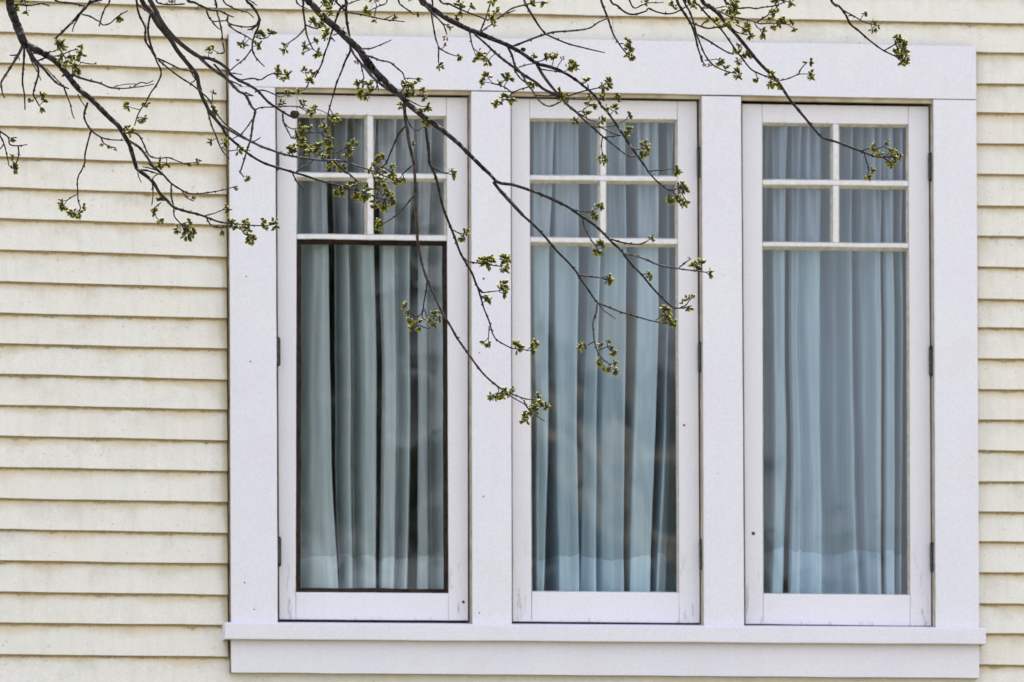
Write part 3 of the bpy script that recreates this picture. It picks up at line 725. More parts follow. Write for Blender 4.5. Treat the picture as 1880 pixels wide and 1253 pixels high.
 ('t', 'B', [(500,590),(480,630),(460,650)], 1.1, 1.0),
 ('l', 'B', [(798,340),(820,390),(850,430),(900,490),(950,550),(1020,610),(1090,660),(1160,695)], 2.5, 1.8),
 ('t', 'B', [(870,460),(885,520),(895,570)], 1.3, .9),
 ('t', 'B', [(950,650),(980,640),(990,600)], 1.1, .9),
 ('t', 'B', [(870,350),(940,350),(1010,325),(1090,290)], 1.7, .9),
 ('t', 'B', [(890,395),(960,415),(1010,435),(1080,450),(1130,490),(1175,530),(1185,575)], 1.9, 1.2),
 ('t', 'B', [(1150,680),(1175,640),(1160,600)], 1.2, 1.0),
 ('t', 'B', [(1205,715),(1250,740),(1300,765)], 1.3, .9),
 ('t', 'B', [(1230,690),(1270,685),(1300,690)], 1.2, .9),
 ('b', 'B', [(448,-20),(455,60),(470,170),(480,240),(500,300),(530,360)], 2.2, 1.1),
 ('t', 'B', [(468,205),(420,260),(360,305)], 1.6, 1.1),
 ('t', 'B', [(475,180),(540,205),(590,195)], 1.4, 1.2),
 ('b', 'B', [(400,-15),(420,30),(450,50),(490,65)], 1.4, 1.0),
 ('b', 'B', [(685,-15),(720,40),(750,70),(790,92),(870,105),(960,125),(1060,145),(1120,150),(1185,158)], 2.0, 1.0),
 ('t', 'B', [(1040,140),(1075,125),(1100,110)], 1.2, 1.0),
 ('b', 'B', [(1060,-20),(1000,45),(960,65),(930,80)], 1.3, 1.0),
 ('t', 'B', [(985,45),(975,90),(968,130)], 1.3, 1.0),
 ('t', 'B', [(735,40),(780,30),(830,10),(880,-5)], 1.4, 1.0),
 ('l', 'B', [(670,255),(720,235),(755,195)], 1.2, .8),
 ('t', 'B', [(650,260),(685,300)], 1.3, 1.0),
 ('b', 'B', [(1135,-15),(1165,40),(1220,80),(1250,105)], 1.7, 1.1),
 ('b', [('B', [(1305,-20),(1370,50),(1430,95),(1500,140),(1570,175),(1640,210),(1720,240),(1800,275)]), ('C', [(157,305),(200,325),(240,345),(310,385),(370,430),(420,460),(500,480),(570,505),(630,535),(700,580),(750,620),(800,660),(840,700),(880,760),(930,820),(980,890),(1020,950),(1060,1010),(1100,1070),(1150,1140),(1200,1210)]),
        ('G', [(1050,50),(1110,120),(1170,170),(1210,195),(1250,190),(1290,170)])], [5.2,5.0,4.6,3.9,3.2,2.4,2.2,2.0,1.8,1.5,1.0], 0),
 ('t', 'C', [(410,455),(450,530),(500,600),(550,660),(600,720),(650,770),(700,810),(760,870),(830,930),(890,985),(950,1030),(1010,1080),(1070,1120),(1130,1120)], 3.0, 1.2),
 ('t', [('B', [(1690,250),(1740,290),(1800,345)]), ('C', [(80,350),(160,420),(240,480),(320,540),(400,590),(460,640),(540,680),(600,712)])], 3.0, 1.8),
 ('b', 'B', [(1380,-15),(1380,100),(1395,200),(1410,280),(1430,340),(1430,400),(1430,450)], 1.8, 1.2),
 ('t', 'B', [(1430,345),(1500,385),(1560,405)], 1.4, 1.0),
 ('b', 'B', [(1285,-15),(1340,50),(1400,110),(1440,150),(1470,190),(1490,250)], 2.0, 1.1),
 ('t', 'B', [(1440,155),(1480,180),(1510,175)], 1.2, 1.0),
 ('t', 'B', [(1545,160),(1530,150),(1555,130)], 1.2, 1.0),
 ('l', 'B', [(1650,215),(1660,270),(1670,320),(1682,355)], 1.5, 1.2),
 ('b', 'B', [(1430,-15),(1510,30),(1580,65),(1640,90),(1720,120),(1790,150)], 2.0, 1.3),
 ('t', 'B', [(1730,228),(1770,130),(1798,40),(1808,0)], 1.6, 1.2),
 ('t', 'B', [(1735,232),(1790,190),(1820,175)], 1.5, 1.2),
 ('b', 'C', [(395,20),(330,35),(240,60),(180,100),(130,140)], 1.8, 1.5),
 ('t', 'C', [(200,97),(225,88),(258,74)], 1.5, 1.1),
 ('b', 'C', [(318,-12),(350,60),(380,110),(430,190),(480,245),(560,285),(650,320),(730,340),(810,360),(900,380)], 2.3, 1.0),
 ('t', 'C', [(240,335),(330,300),(420,265),(500,240),(560,230),(640,225),(740,215),(800,200),(860,160),(930,130)], 2.2, 1.2),
 ('b', 'C', [(870,-15),(900,70),(930,150),(960,240),(1000,310),(1040,365)], 2.2, 1.2),
 ('t', 'C', [(1005,315),(1060,315)], 1.2, .9),
 ('l', 'C', [(205,340),(235,400),(260,480),(310,540),(340,600),(380,650),(410,700),(460,750),(510,765),(560,745),(590,730)], 2.2, 1.2),
 ('t', 'C', [(285,485),(350,465),(390,460)], 1.2, 1.0),
 ('t', 'C', [(400,445),(440,440),(470,430)], 1.2, 1.0),
 ('t', 'C', [(445,500),(520,510),(600,522),(630,505)], 1.3, 1.0),
 ('t', 'C', [(250,500),(290,560),(340,600)], 1.5, 1.2),
 ('t', 'C', [(350,628),(290,645),(235,665),(200,640),(150,615),(90,600)], 1.3, 1.3),
 ('t', 'C', [(237,668),(210,700),(180,720)], 1.3, 1.0),
 ('t', 'C', [(410,685),(480,690),(560,690),(640,710),(740,715),(820,712),(900,720),(965,715)], 1.3, 1.0),
 ('t', 'C', [(640,692),(720,665),(780,650),(850,635)], 1.5, 1.1),
 ('t', 'C', [(780,605),(785,652)], 1.2, 1.0),
 ('t', 'C', [(700,810),(740,795),(775,770)], 1.2, 1.0),
 ('t', 'C', [(800,665),(850,720),(880,780)], 1.4, 1.1),
 ('t', 'C', [(800,908),(880,915),(960,905),(1020,880),(1065,855)], 1.3, .9),
 ('t', 'C', [(850,905),(950,955),(1015,975)], 1.4, 1.1),
 ('t', 'C', [(895,988),(960,980),(1020,975)], 1.3, 1.1),
 ('t', 'C', [(720,820),(770,850),(800,868),(850,872)], 1.3, 1.0),
 ('t', 'C', [(885,990),(878,1050),(885,1105)], 1.3, .9),
 ('t', 'C', [(1095,1065),(1120,1072),(1150,1075)], 1.3, 1.0),
 ('t', 'C', [(1210,1232),(1290,1225),(1385,1215)], 1.3, 1.0),
 ('b', 'C', [(1415,-15),(1450,60),(1490,120),(1530,190),(1555,270),(1570,340),(1590,400),(1600,450)], 2.7, 1.3),
 ('b', 'C', [(1465,-10),(1510,80),(1540,160),(1560,240),(1590,320),(1620,390),(1670,460),(1740,500),(1800,520),(1850,530)], 2.0, 1.0),
 ('t', 'C', [(1620,435),(1660,433),(1710,425)], 1.0, .8),
 ('t', 'C', [(1600,400),(1605,440),(1630,480)], 1.5, 1.0),
 ('t', 'C', [(1665,470),(1640,483)], 1.0, .8),
 ('b', [('C', [(1590,-20),(1660,50),(1720,100),(1770,165),(1830,230)]), ('D', [(134,248),(200,330),(250,390),(310,450),(360,500),(400,560),(440,620),(490,680),(540,740),(590,800),(640,850),(720,875),(800,905),(880,935),(960,965),(1020,970)])], [3.9,3.8,3.3,2.9,2.7,2.3,2.2,1.9,1.3], 0),
 ('b', 'C', [(935,-15),(990,40),(1050,90),(1110,105),(1200,80),(1215,60),(1270,85),(1340,100),(1400,95),(1460,65),(1500,40)], 2.0, 1.3),
 ('b', 'C', [(1075,-10),(1120,60),(1160,40),(1200,32)], 1.5, 1.1),
 ('t', 'C', [(1200,25),(1240,20),(1280,22),(1325,18)], 1.2, .9),
 ('t', 'C', [(1530,165),(1590,190),(1650,205),(1720,195),(1790,190)], 1.7, 1.3),
 ('t', 'C', [(1595,190),(1620,160),(1650,145)], 1.2, 1.0),
 ('t', 'C', [(1560,245),(1640,290),(1720,340),(1790,380),(1830,390)], 1.9, 1.4),
 ('b', [('C', [(1540,-15),(1580,40),(1640,110),(1700,170),(1760,240),(1830,340)]), ('D', [(150,370),(200,430),(260,460),(330,490),(370,520)])], 2.0, 1.3),
 ('t', 'C', [(1590,55),(1640,60),(1700,60),(1780,45)], 1.4, 1.0),
 ('t', 'J', [(270,150),(380,195),(500,255),(650,280),(780,305),(880,335),(960,365),(1080,360),(1200,360),(1300,365),(1400,380)], 1.8, 1.1),
 ('t', 'J', [(560,130),(650,130),(800,120),(900,135),(1000,115),(1100,105),(1200,90),(1280,60),(1380,15)], 1.7, 1.1),
 ('t', 'J', [(920,340),(1000,285),(1080,240),(1110,190)], 1.5, 1.2),
 ('t', 'J', [(880,345),(910,410),(980,465)], 1.2, .9),
 ('t', 'J', [(590,380),(650,410),(710,435)], 1.2, .9),
 ('t', 'J', [(520,420),(600,490),(700,525),(780,540)], 1.4, .9),
 ('b', 'J', [(410,-20),(470,50),(520,110),(570,200)], 2.3, 1.5),
 ('t', 'D', [(375,497),(430,485),(490,460),(545,457)], 1.2, .9),
 ('t', 'D', [(490,460),(510,420),(545,385)], 1.2, .9),
 ('t', 'D', [(225,445),(235,480)], 1.1, .9),
 ('b', 'D', [(685,-12),(740,40),(780,90),(810,150),(860,190),(910,235),(960,275),(1010,310),(1080,345)], 2.4, 1.3),
 ('t', 'D', [(755,60),(830,100),(890,135),(940,150)], 1.5, 1.0),
 ('t', 'D', [(1020,312),(1060,290),(1090,270)], 1.3, 1.1),
 ('t', 'D', [(880,930),(920,918),(965,918),(1010,905)], 1.3, 1.0),
 ('t', 'D', [(895,945),(910,1000),(925,1050),(915,1080)], 1.1, .9),
 ('t', 'D', [(940,955),(955,940)], 1.0, .9),
 # hanging middle twigs over the first casement
 ('t', [('B', [(1185,745),(1190,850),(1205,930),(1215,1010),(1235,1100),(1255,1180)]), ('F', [(1020,10),(1025,100),(1030,200),(1030,330),(1040,450),(1045,560),(1060,650),(1080,740),(1110,830),(1150,920),(1190,1010),(1230,1090),(1280,1170)]), ('H', [(558,373),(590,420),(640,490),(700,570),(760,630),(830,680),(900,710),(960,730),(1010,730)])], [2.9,3.0,2.7,2.7,2.5,2.2,2.0,1.7,1.0], 0),
 ('l', 'B', [(1190,800),(1210,870),(1250,930),(1280,940),(1315,915)], 1.4, 1.0),
 ('t', 'B', [(1190,910),(1140,970),(1110,1040),(1080,1110),(1050,1180),(1000,1215)], 1.8, 1.2),
 ('t', 'B', [(1060,1175),(1050,1150)], 1.0, .9),
 ('t', [('B', [(1235,1195),(1190,1235)]), ('F', [(930,82)])], 1.5, 1.0),
 ('t', [('B', [(1333,860),(1345,980),(1360,1090)]), ('F', [(1130,0),(1160,60),(1190,150),(1210,250),(1235,340),(1270,430),(1310,530),(1350,640),(1400,730),(1440,800),(1470,880),(1510,930)])], 2.7, 1.9),
 ('t', [('F', [(1475,890),(1500,970),(1520,1040),(1560,1140)]), ('H', [(765,350),(790,390),(840,420),(880,438),(940,445),(970,452)])], 1.6, 1.0),
 ('t', 'F', [(1155,30),(1210,60),(1260,75)], 1.4, 1.0),
 ('t', 'F', [(1300,480),(1325,495),(1360,510)], 1.3, .9),
 ('t', 'F', [(1385,695),(1430,712),(1480,718),(1560,730),(1640,742)], 1.8, 1.1),
 ('t', 'F', [(1515,930),(1560,925),(1625,918)], 1.3, .9),
 ('t', 'F', [(1560,1170),(1555,1250)], 1.1, .9),
 ('t', 'F', [(1015,240),(970,290),(920,350),(870,390),(815,425)], 1.5, 1.1),
 ('t', 'F', [(1110,860),(1105,920),(1090,1000),(1080,1070),(1040,1100),(990,1080)], 1.5, 1.0),
 ('t', 'F', [(1095,1050),(1105,1090),(1120,1125)], 1.0, .8),
 ('t', 'F', [(1078,1080),(1080,1115),(1120,1135)], 1.0, .8),
 ('t', 'F', [(1225,1085),(1195,1070),(1175,1045)], .9, .7),
 ('t', 'F', [(1060,1165),(1090,1180),(1130,1185),(1150,1150)], 1.1, .9),
 ('t', 'F', [(140,60),(180,140),(230,195)], 1.5, 1.0),
 ('t', [('F', [(170,65),(215,30)]), ('B', [(500,1180),(560,1120),(600,1090)])], 1.5, 1.1),
 ('t', 'B', [(310,820),(315,880),(340,930),(375,1000)], 1.7, 1.0),
 ('t', 'B', [(318,880),(350,915),(390,932)], 1.2, 1.0),
 ('t', 'B', [(110,665),(140,650),(190,655),(250,680),(290,700)], 1.5, 1.1),
 ('t', 'B', [(10,578),(90,565),(150,575),(200,545),(240,530)], 1.5, 1.1),
 ('t', 'B', [(680,1105),(715,1090),(750,1070)], 1.3, 1.0),
 ('t', 'B', [(520,960),(540,948),(585,960)], 1.1, .9),
 ('t', 'F', [(715,65),(735,120),(750,165),(740,182),(700,190)], 1.3, 1.1),
 ('t', 'F', [(855,70),(800,30),(740,55)], 1.2, 1.0),
 ('t', 'H', [(1350,400),(1330,410),(1312,420)], 1.2, .9),
 ('t', 'H', [(1375,450),(1400,438),(1425,430)], 1.2, .9),
 ('t', 'H', [(775,635),(800,670),(800,690)], 1.2, .9),
 ('t', 'H', [(850,700),(880,720),(950,760),(970,780)], 1.3, 1.0),
 ('t', 'H', [(945,735),(965,780),(1010,820),(1065,857)], 1.4, .9),
 ('t', 'H', [(990,765),(1030,775),(1065,770)], 1.2, .9),
 ('t', 'A', [(960,780),(1000,790)], 1.0, .8),
 ('t', 'A', [(1530,700),(1520,740)], 1.0, .9),
]
BUDS = [
 ('A', 'n', [(110,50),(180,15),(190,85),(100,75),(865,135),(840,130),(575,345),(575,395),(1050,745),(1010,865),(1035,850),(920,930),(890,945),(945,955),(920,765),(1525,355),(1500,375),(1530,670),(1530,790),(1540,820),(1515,1015),(1615,1020),(1620,1050),(1710,1085),(1760,315),(1735,320),(1850,330),(1870,255),(510,405),(300,690),(310,730),(295,780),(225,725),(1145,1180),(1140,1205),(1200,1180),(1350,1185),(1420,1170),(90,1130),(95,1215),(80,1010)]),
 ('K', 'n', [(870,640),(890,690),(820,660),(1150,690),(1140,740),(1150,800),(1020,830),(1060,860),(900,850),(960,890),(1050,950),(1110,960),(1100,1020),(1030,920),(1060,1060),(980,850)]),
 ('A', 's', [(680,455),(1710,450),(780,1045),(835,1062),(740,1035)]),
 ('A', 'r', [(1255,15),(1230,25)]),
 ('B', 'n', [(330,320),(325,360),(475,330),(545,295),(555,380),(520,160),(560,185),(600,165),(630,235),(630,262),(590,95),(640,25),(605,25),(685,15),(640,85),(660,110),(925,75),(970,10),(970,145),(1275,100),(1110,120),(470,520),(510,520),(540,535),(500,590),(510,610),(430,660),(270,505),(265,530),(335,540),(310,560),(345,680),(310,745),(225,240),(150,250),(130,345),(450,750),(495,790),(545,785),(510,815),(670,830),(690,820)]),
 ('B', 'n', [(850,600),(880,590),(935,610),(880,640),(950,650),(920,690),(880,680),(1200,590),(1275,570),(1190,620),(1225,620),(1250,610),(1210,660),(1240,680),(1190,700),(1165,755),(1180,740),(1310,670),(1325,700),(1345,770),(1290,800),(1365,780),(1330,880),(1365,885),(1240,1030),(1250,1050),(1510,190),(1500,205),(1550,130),(1580,35),(1600,60),(1585,85),(1665,50),(1815,5),(1830,145),(1850,85),(1825,180),(1575,405),(1435,475),(1720,380),(1760,420),(1705,415),(1785,440),(1740,395)]),
 ('B', 'r', [(1485,265),(1475,330),(1490,325),(840,440)]),
 ('B', 's', [(465,375),(890,0),(1240,0),(920,430)]),
 ('I', 'n', [(190,220),(240,240),(300,240),(150,290),(230,280),(180,340),(210,370),(320,260),(100,510),(70,460),(120,470),(200,430),(240,450),(240,510),(300,510),(320,470),(370,430),(420,440),(380,490),(470,220),(480,260),(510,250),(510,330),(530,380),(490,370),(500,420),(480,490),(540,490),(560,520),(440,520),(470,560),(560,600),(550,640),(710,640),(700,680),(750,420),(720,400),(790,380),(830,410),(740,460),(760,500),(720,530),(650,700),(1100,590),(1160,570),(980,690),(1050,660),(1040,690),(1080,710),(1230,680),(1240,740),(1150,740),(1260,790),(1290,840),(1330,810),(1270,870),(1380,800),(1100,800),(1150,810),(1090,860),(1150,880),(1090,920),(1170,930),(1200,970),(1190,1010),(1240,1020),(1250,1060),(1170,1060),(1150,1110),(1160,1150),(1190,1100),(1040,1060),(1040,1110),(1060,1090),(690,890),(640,920),(690,960),(740,910),(620,960),(840,890),(830,980),(860,1020),(900,960),(940,990),(960,940),(970,900),(920,1030),(300,20),(340,40),(380,20),(560,90),(590,60),(600,110)]),
 ('C', 'n', [(105,165),(85,130),(130,80),(110,130),(90,5),(400,20),(455,15),(370,30),(20,380),(50,410),(60,445),(30,590),(60,560),(50,600),(140,598),(190,560),(180,580),(210,575),(150,740),(125,750),(165,755),(180,705),(230,715),(390,600),(380,615),(475,410),(500,400),(540,395),(535,420),(390,412),(660,470),(640,490),(690,490),(670,500),(575,670),(575,700),(590,710),(630,705),(770,590),(880,610),(880,640),(925,590),(910,625),(930,630),(990,690),(995,715),(800,690),(885,705),(905,715),(790,740),(815,760),(800,775),(915,780),(905,765),(970,795),(770,820),(690,865),(700,885),(865,870),(860,890),(1075,830),(1065,945),(1055,970),(870,1130),(895,1120),(885,1160),(910,1145),(1190,1050),(1160,1080),(1210,1070),(1160,1110),(1200,1100),(1170,1130),(1410,1205),(1060,300),(1070,350),(1100,355),(1060,390),(1100,405),(1110,425),(1050,375)]),
 ('C', 'n', [(1185,20),(1390,40),(1405,55),(1410,70),(1500,15),(1540,10),(1550,35),(1635,140),(1655,130),(1700,150),(1715,195),(1780,190),(1795,200),(1725,440),(1775,490),(1780,520),(1850,520),(1855,545)]),
 ('C', 'r', [(1605,460),(1665,475),(795,685),(595,430)]),
 ('J', 'n', [(540,50),(600,30),(630,70),(500,110),(560,100),(450,140),(600,170),(560,210),(530,200),(620,200),(540,260),(590,260),(590,340),(620,340),(550,330),(490,380),(440,410),(480,430),(300,290),(320,320),(310,400),(330,440),(120,310),(190,280),(1180,10),(1230,20),(1300,10),(1400,15),(1440,50),(1150,150),(1220,130),(1120,190),(1160,200),(1100,270),(1090,310),(1120,290),(1280,320),(1330,340),(1230,350),(1310,370),(1180,410),(1220,440),(1440,350),(1450,390),(1500,440),(1500,480),(1010,460),(1000,520),(1050,490),(770,370),(770,430),(780,470),(740,490),(800,540),(660,700),(690,740),(590,780),(640,810),(610,850),(680,790),(690,860),(760,860),(770,890),(720,900),(640,930),(620,960),(650,960)]),
 ('D', 'n', [(235,490),(310,455),(325,470),(315,520),(335,515),(370,515),(385,540),(400,550),(560,455),(565,475),(560,378),(895,85),(900,100),(955,140),(945,180),(1090,245),(1115,245),(1100,265),(1130,275),(1100,300),(1125,300),(1145,310),(1090,325),(1120,330),(1150,335),(1105,350),(1135,360),(1125,380),(1150,375),(1110,340),(965,915),(965,935),(1030,890),(1000,960),(1060,940),(1080,935),(1050,960),(1075,965),(1105,970),(1065,1005),(1045,1000),(1095,955),(940,1055),(915,1090)]),
 ('D', 's', [(525,400),(975,160),(820,100)]),
 ('E', 'n', [(395,245),(405,275),(470,315),(495,320),(525,275),(520,295),(1025,235),(1035,250),(985,295),(985,320),(1020,370),(1020,390),(1140,415),(1150,430),(1185,400),(1205,375),(1220,385),(1180,430),(1215,430),(1225,450),(1185,465),(1200,470),(1440,280),(1450,300),(1420,435),(1425,455),(1410,445),(1500,405),(1470,380),(1570,385),(1590,400),(1560,410),(1590,430),(1580,465),(1605,465),(1605,490),(1680,370),(1680,395),(1695,385),(1755,380),(1760,405),(1770,395),(1575,95),(1060,12),(1015,25),(1000,20)]),
 ('E', 's', [(85,10),(1565,80)]), ('E', 'r', [(1200,220),(1240,210),(1515,155)]),
 ('F', 'n', [(1285,55),(1300,80),(1390,500),(1370,530),(1490,710),(1510,725),(1530,700),(1570,690),(1580,720),(1545,725),(1660,690),(1650,720),(1685,690),(1680,740),(1665,760),(1640,735),(1655,885),(1640,905),(1670,905),(1660,935),(1520,965),(1550,985),(1560,1000),(785,430),(770,455),(960,1035),(975,1070),(990,1125),(980,1140),(1055,1150),(1060,1180),(1005,1185),(990,1200),(1020,1190),(1155,1100),(1170,1110),(1200,1115),(1160,1160),(1140,1145),(1180,1165),(15,425),(20,450)]),
 ('G', 'n', [(660,350),(665,375),(655,330),(705,315),(715,565),(710,590),(690,630),(715,635),(1080,545),(1055,790),(1060,820),(770,815),(785,840),(760,840),(795,850),(1385,740),(1410,760),(1440,720),(1430,735),(1500,780),(1515,770),(1500,805),(1180,1060),(1190,1090),(1165,1110),(1200,1125),(1240,1145),(1175,1145),(1215,1160),(1345,975),(1335,990),(1360,1035),(1255,30),(1260,55),(1280,170),(1300,155),(1300,185),(1205,235),(1190,250),(1220,260),(1265,235),(1280,255),(1330,270),(1310,290),(1335,290)]),
 ('G', 's', [(1365,685),(1310,715),(1310,1010),(1370,970)]),
 ('H', 'n', [(720,400),(735,390),(745,410),(900,420),(905,445),(910,455),(990,430),(1005,410),(990,450),(760,710),(785,715),(805,700),(820,720),(845,690),(875,690),(860,705),(820,735),(1020,715),(1020,740),(1035,760),(1070,770),(1080,760),(990,790),(1000,800),(970,800),(960,830),(955,850),(1010,800),(1275,430),(1300,430),(1390,425),(1385,440),(1430,400),(1445,430),(1455,460),(1440,450),(1390,520),(1375,530),(1405,520),(1445,550),(1465,525),(1475,565),(1425,555)]),
]

#ENDPATHS#

def densify(pts, step):
    out_ = []; n = len(pts)
    for i in range(n-1):
        p0 = pts[max(0, i-1)]; p1 = pts[i]; p2 = pts[i+1]; p3 = pts[min(n-1, i+2)]
        L = math.dist(p1[:2], p2[:2]); k = max(1, int(L/step))
        for j in range(k):
            t = j/k
            out_.append(tuple(.5*((2*b)+(-a+c)*t+(2*a-5*b+4*c-d)*t*t+(-a+3*b-3*c+d)*t**3) for a, b, c, d in zip(p0, p1, p2, p3)))
    out_.append(tuple(pts[-1])); return out_

TR = Vector((P(-620, 600, -4.0).x, -4.0, 0))
tree = empty('tree', TR)
tag(tree, 'tree whose bare dark branches with opening green buds hang in front of the window', 'tree')

def tube(pts3, rads, sides=7, spurs=0, r=None):
    """swept tube with ring radii; pts3 world points"""
    V, Fc = [], []; n = len(pts3)
    ref = Vector((0, 1, 0))
    for i, p in enumerate(pts3):
        d = (pts3[min(n-1, i+1)]-pts3[max(0, i-1)])
        if d.length < 1e-9: d = Vector((0, 0, 1))
        d.normalize(); u = ref.cross(d)
        if u.length < 1e-3: u = Vector((1, 0, 0))
        u.normalize(); v_ = d.cross(u)
        for k in range(sides):
            a = k/sides*math.tau; V.append(p+(u*math.cos(a)+v_*math.sin(a))*rads[i])
    for i in range(n-1):
        for k in range(sides): Fc.append((i*sides+k, i*sides+(k+1) % sides, (i+1)*sides+(k+1) % sides, (i+1)*sides+k))
    Fc.append(tuple(range(sides))[::-1]); Fc.append(tuple(range((n-1)*sides, n*sides)))
    return V, Fc

# limbs that carry the branches above the picture, and the trunk left of it
limb_px = [(-620, 260), (-420, -40), (-100, -230), (350, -340), (800, -390), (1300, -400), (1800, -370), (2150, -320)]
limbd = densify(limb_px, 40)
LD = -3.7
def limb_pt(i): return P(limbd[i][0], limbd[i][1], LD+.25*math.sin(i*.3))
pts3 = [limb_pt(i) for i in range(len(limbd))]
V, Fc = tube(pts3, [lerp(.055, .016, i/len(pts3)) for i in range(len(pts3))], 10)
mesh('limb', V, Fc, BARK, tree, smooth=True, origin=TR)
t0 = pts3[0]
trunk = [Vector((TR.x, TR.y, -.1)), Vector((TR.x+.02, TR.y, .4)), Vector((TR.x+.05, TR.y+.03, 1.6)), Vector((TR.x-.02, TR.y+.08, 3.2)), Vector((t0.x-.1, t0.y, t0.z-1.0)), t0]
trunk = [Vector(q) for q in densify([tuple(v) for v in trunk], .15)]
V, Fc = tube(trunk, [.21*(1-.6*i/len(trunk))+(.06*math.exp(-i*.8)) for i in range(len(trunk))], 14)
mesh('trunk', V, Fc, BARK, tree, smooth=True, origin=TR)
up = [t0, t0+Vector((-.3, -.3, 1.0)), t0+Vector((-.2, -.7, 2.2)), t0+Vector((.4, -.9, 3.1))]
up = [Vector(q) for q in densify([tuple(v) for v in up], .2)]
V, Fc = tube(up, [.08*(1-.8*i/len(up)) for i in range(len(up))], 8); mesh('limb', V, Fc, BARK, tree, smooth=True, origin=TR)

placed = []        # (list of (px,py,Y,r), root object)
def nearest(pt, skip=None):
    best = (1e9, None, None)
    for pl, ro in placed:
        for q in pl:
            d = (q[0]-pt[0])**2+(q[1]-pt[1])**2
            if d < best[0]: best = (d, q, ro)
    return best
RS = 1.0
for ent in PATHS:
    kind, t, pts, ra, rb = ent if len(ent) == 5 else (ent[0], ent[1], None, ent[2], ent[3])
    px = tp(t, pts) if isinstance(t, str) else sum((tp(a, b) for a, b in t), [])
    rr = random.Random(int(px[0][0]*7+px[0][1]*3+len(px)))
    # sections of radius: ra may be a list of radii at each point
    if isinstance(ra, (list, tuple)):
        # radii given at evenly spaced fractions of the path
        k = len(ra)-1
        rad = [lerp(ra[min(k-1, int(i/(len(px)-1)*k))], ra[min(k, int(i/(len(px)-1)*k)+1)], (i/(len(px)-1)*k) % 1 if i < len(px)-1 else 1) for i in range(len(px))]
    else: rad = [lerp(ra, rb, i/(len(px)-1)) for i in range(len(px))]
    root = None
    if kind in ('b',):
        Y0 = -3.7+rr.uniform(-.55, .5)
        if isinstance(t, str) or True:
            first = px[0]
            if first[1] < 4 or first[0] < 4:       # carry on up to the limb
                j = min(range(len(limbd)), key=lambda i: abs(limbd[i][0]-(first[0]-150-(60 if first[0] < 4 else 0))))
                if first[0] < 4 and first[1] > 100: j = 4
                lp = limbd[j]
                ext = [(lp[0], lp[1]), (lerp(lp[0], first[0], .4), lerp(lp[1], first[1], .38)-8), (lerp(lp[0], first[0], .8), lerp(lp[1], first[1], .75))]
                px = ext+px; rad = [max(rad[0]*1.5, 3), rad[0]*1.3, rad[0]*1.1]+rad
        dd = densify([(a, b, c) for (a, b), c in zip(px, rad)], 4.0)
        Ys = [Y0+.25*math.sin(i*.011+rr.uniform(0, .2)+Y0*9) for i in range(len(dd))]
        if px[0][1] < -100:
            for i in range(min(60, len(dd))): Ys[i] = lerp(LD, Ys[i], i/60)
    else:
        dA, qA, rA = nearest(px[0]); dB, qB, rB = nearest(px[-1])
        if dB < dA*.4: qA, rA, dA = qB, rB, dB; px = px[::-1] if dB < 150 else px; rad = rad if dB < 150 else rad
        root = rA; dd = densify([(a, b, c) for (a, b), c in zip(px, rad)], 3.0)
        sl_ = rr.uniform(-.0012, .0012)/S_PX*S_PX
        Ys = [qA[2]+i*3*sl_*(1.0) for i in range(len(dd))]
    w3, rd = [], []
    for i, q in enumerate(dd):
        w3.append(P(q[0], q[1], Ys[i]))
        rv = max(q[2]*RS, .85)*S_PX*(.9)*(1+.10*mnoise.noise(Vector((i*.35, px[0][0], 0))))
        rd.append(rv)
    # nodes: ring scars and spurs
    i = rr.randint(2, 5); spur = []
    while i < len(dd)-2:
        rd[i] *= 1.28 if dd[i][2] < 2.6 else 1.04
        if rr.random() < .62: spur.append(i)
        i += rr.randint(3, 7)
    V, Fc = tube(w3, rd, 8 if rad[0] > 3 else 6)
    parts = [(V, Fc)]
    for i in spur:
        d = (w3[i+1]-w3[i]).normalized(); n_ = d.cross(Vector((0, 1, 0))).normalized()*rr.choice((-1, 1))+Vector((0, rr.uniform(-.6, .6), 0))+d*rr.uniform(.2, .8)
        n_.normalize(); Ls = rd[i]+rr.uniform(.0012, .0042)
        rs = min(rd[i]*.75, .0022)
        parts.append(tube([w3[i], w3[i]+n_*Ls*.7, w3[i]+n_*Ls], [rs, rs*.95, rs*.35], 5))
    V, Fc = joinvf(parts)
    big = max(rad) > 2.6
    if kind == 'b':
        o = mesh('branch', V, Fc, BARK if big else TWIG, tree, smooth=True, origin=TR); root = o
    else:
        o = mesh('twig', V, Fc, TWIG if kind == 'l' else BARK if rr.random() < .5 else TWIG, root or tree, smooth=True, origin=TR)
    placed.append(([(q[0], q[1], Ys[i], q[2]) for i, q in enumerate(dd)][::2], root))

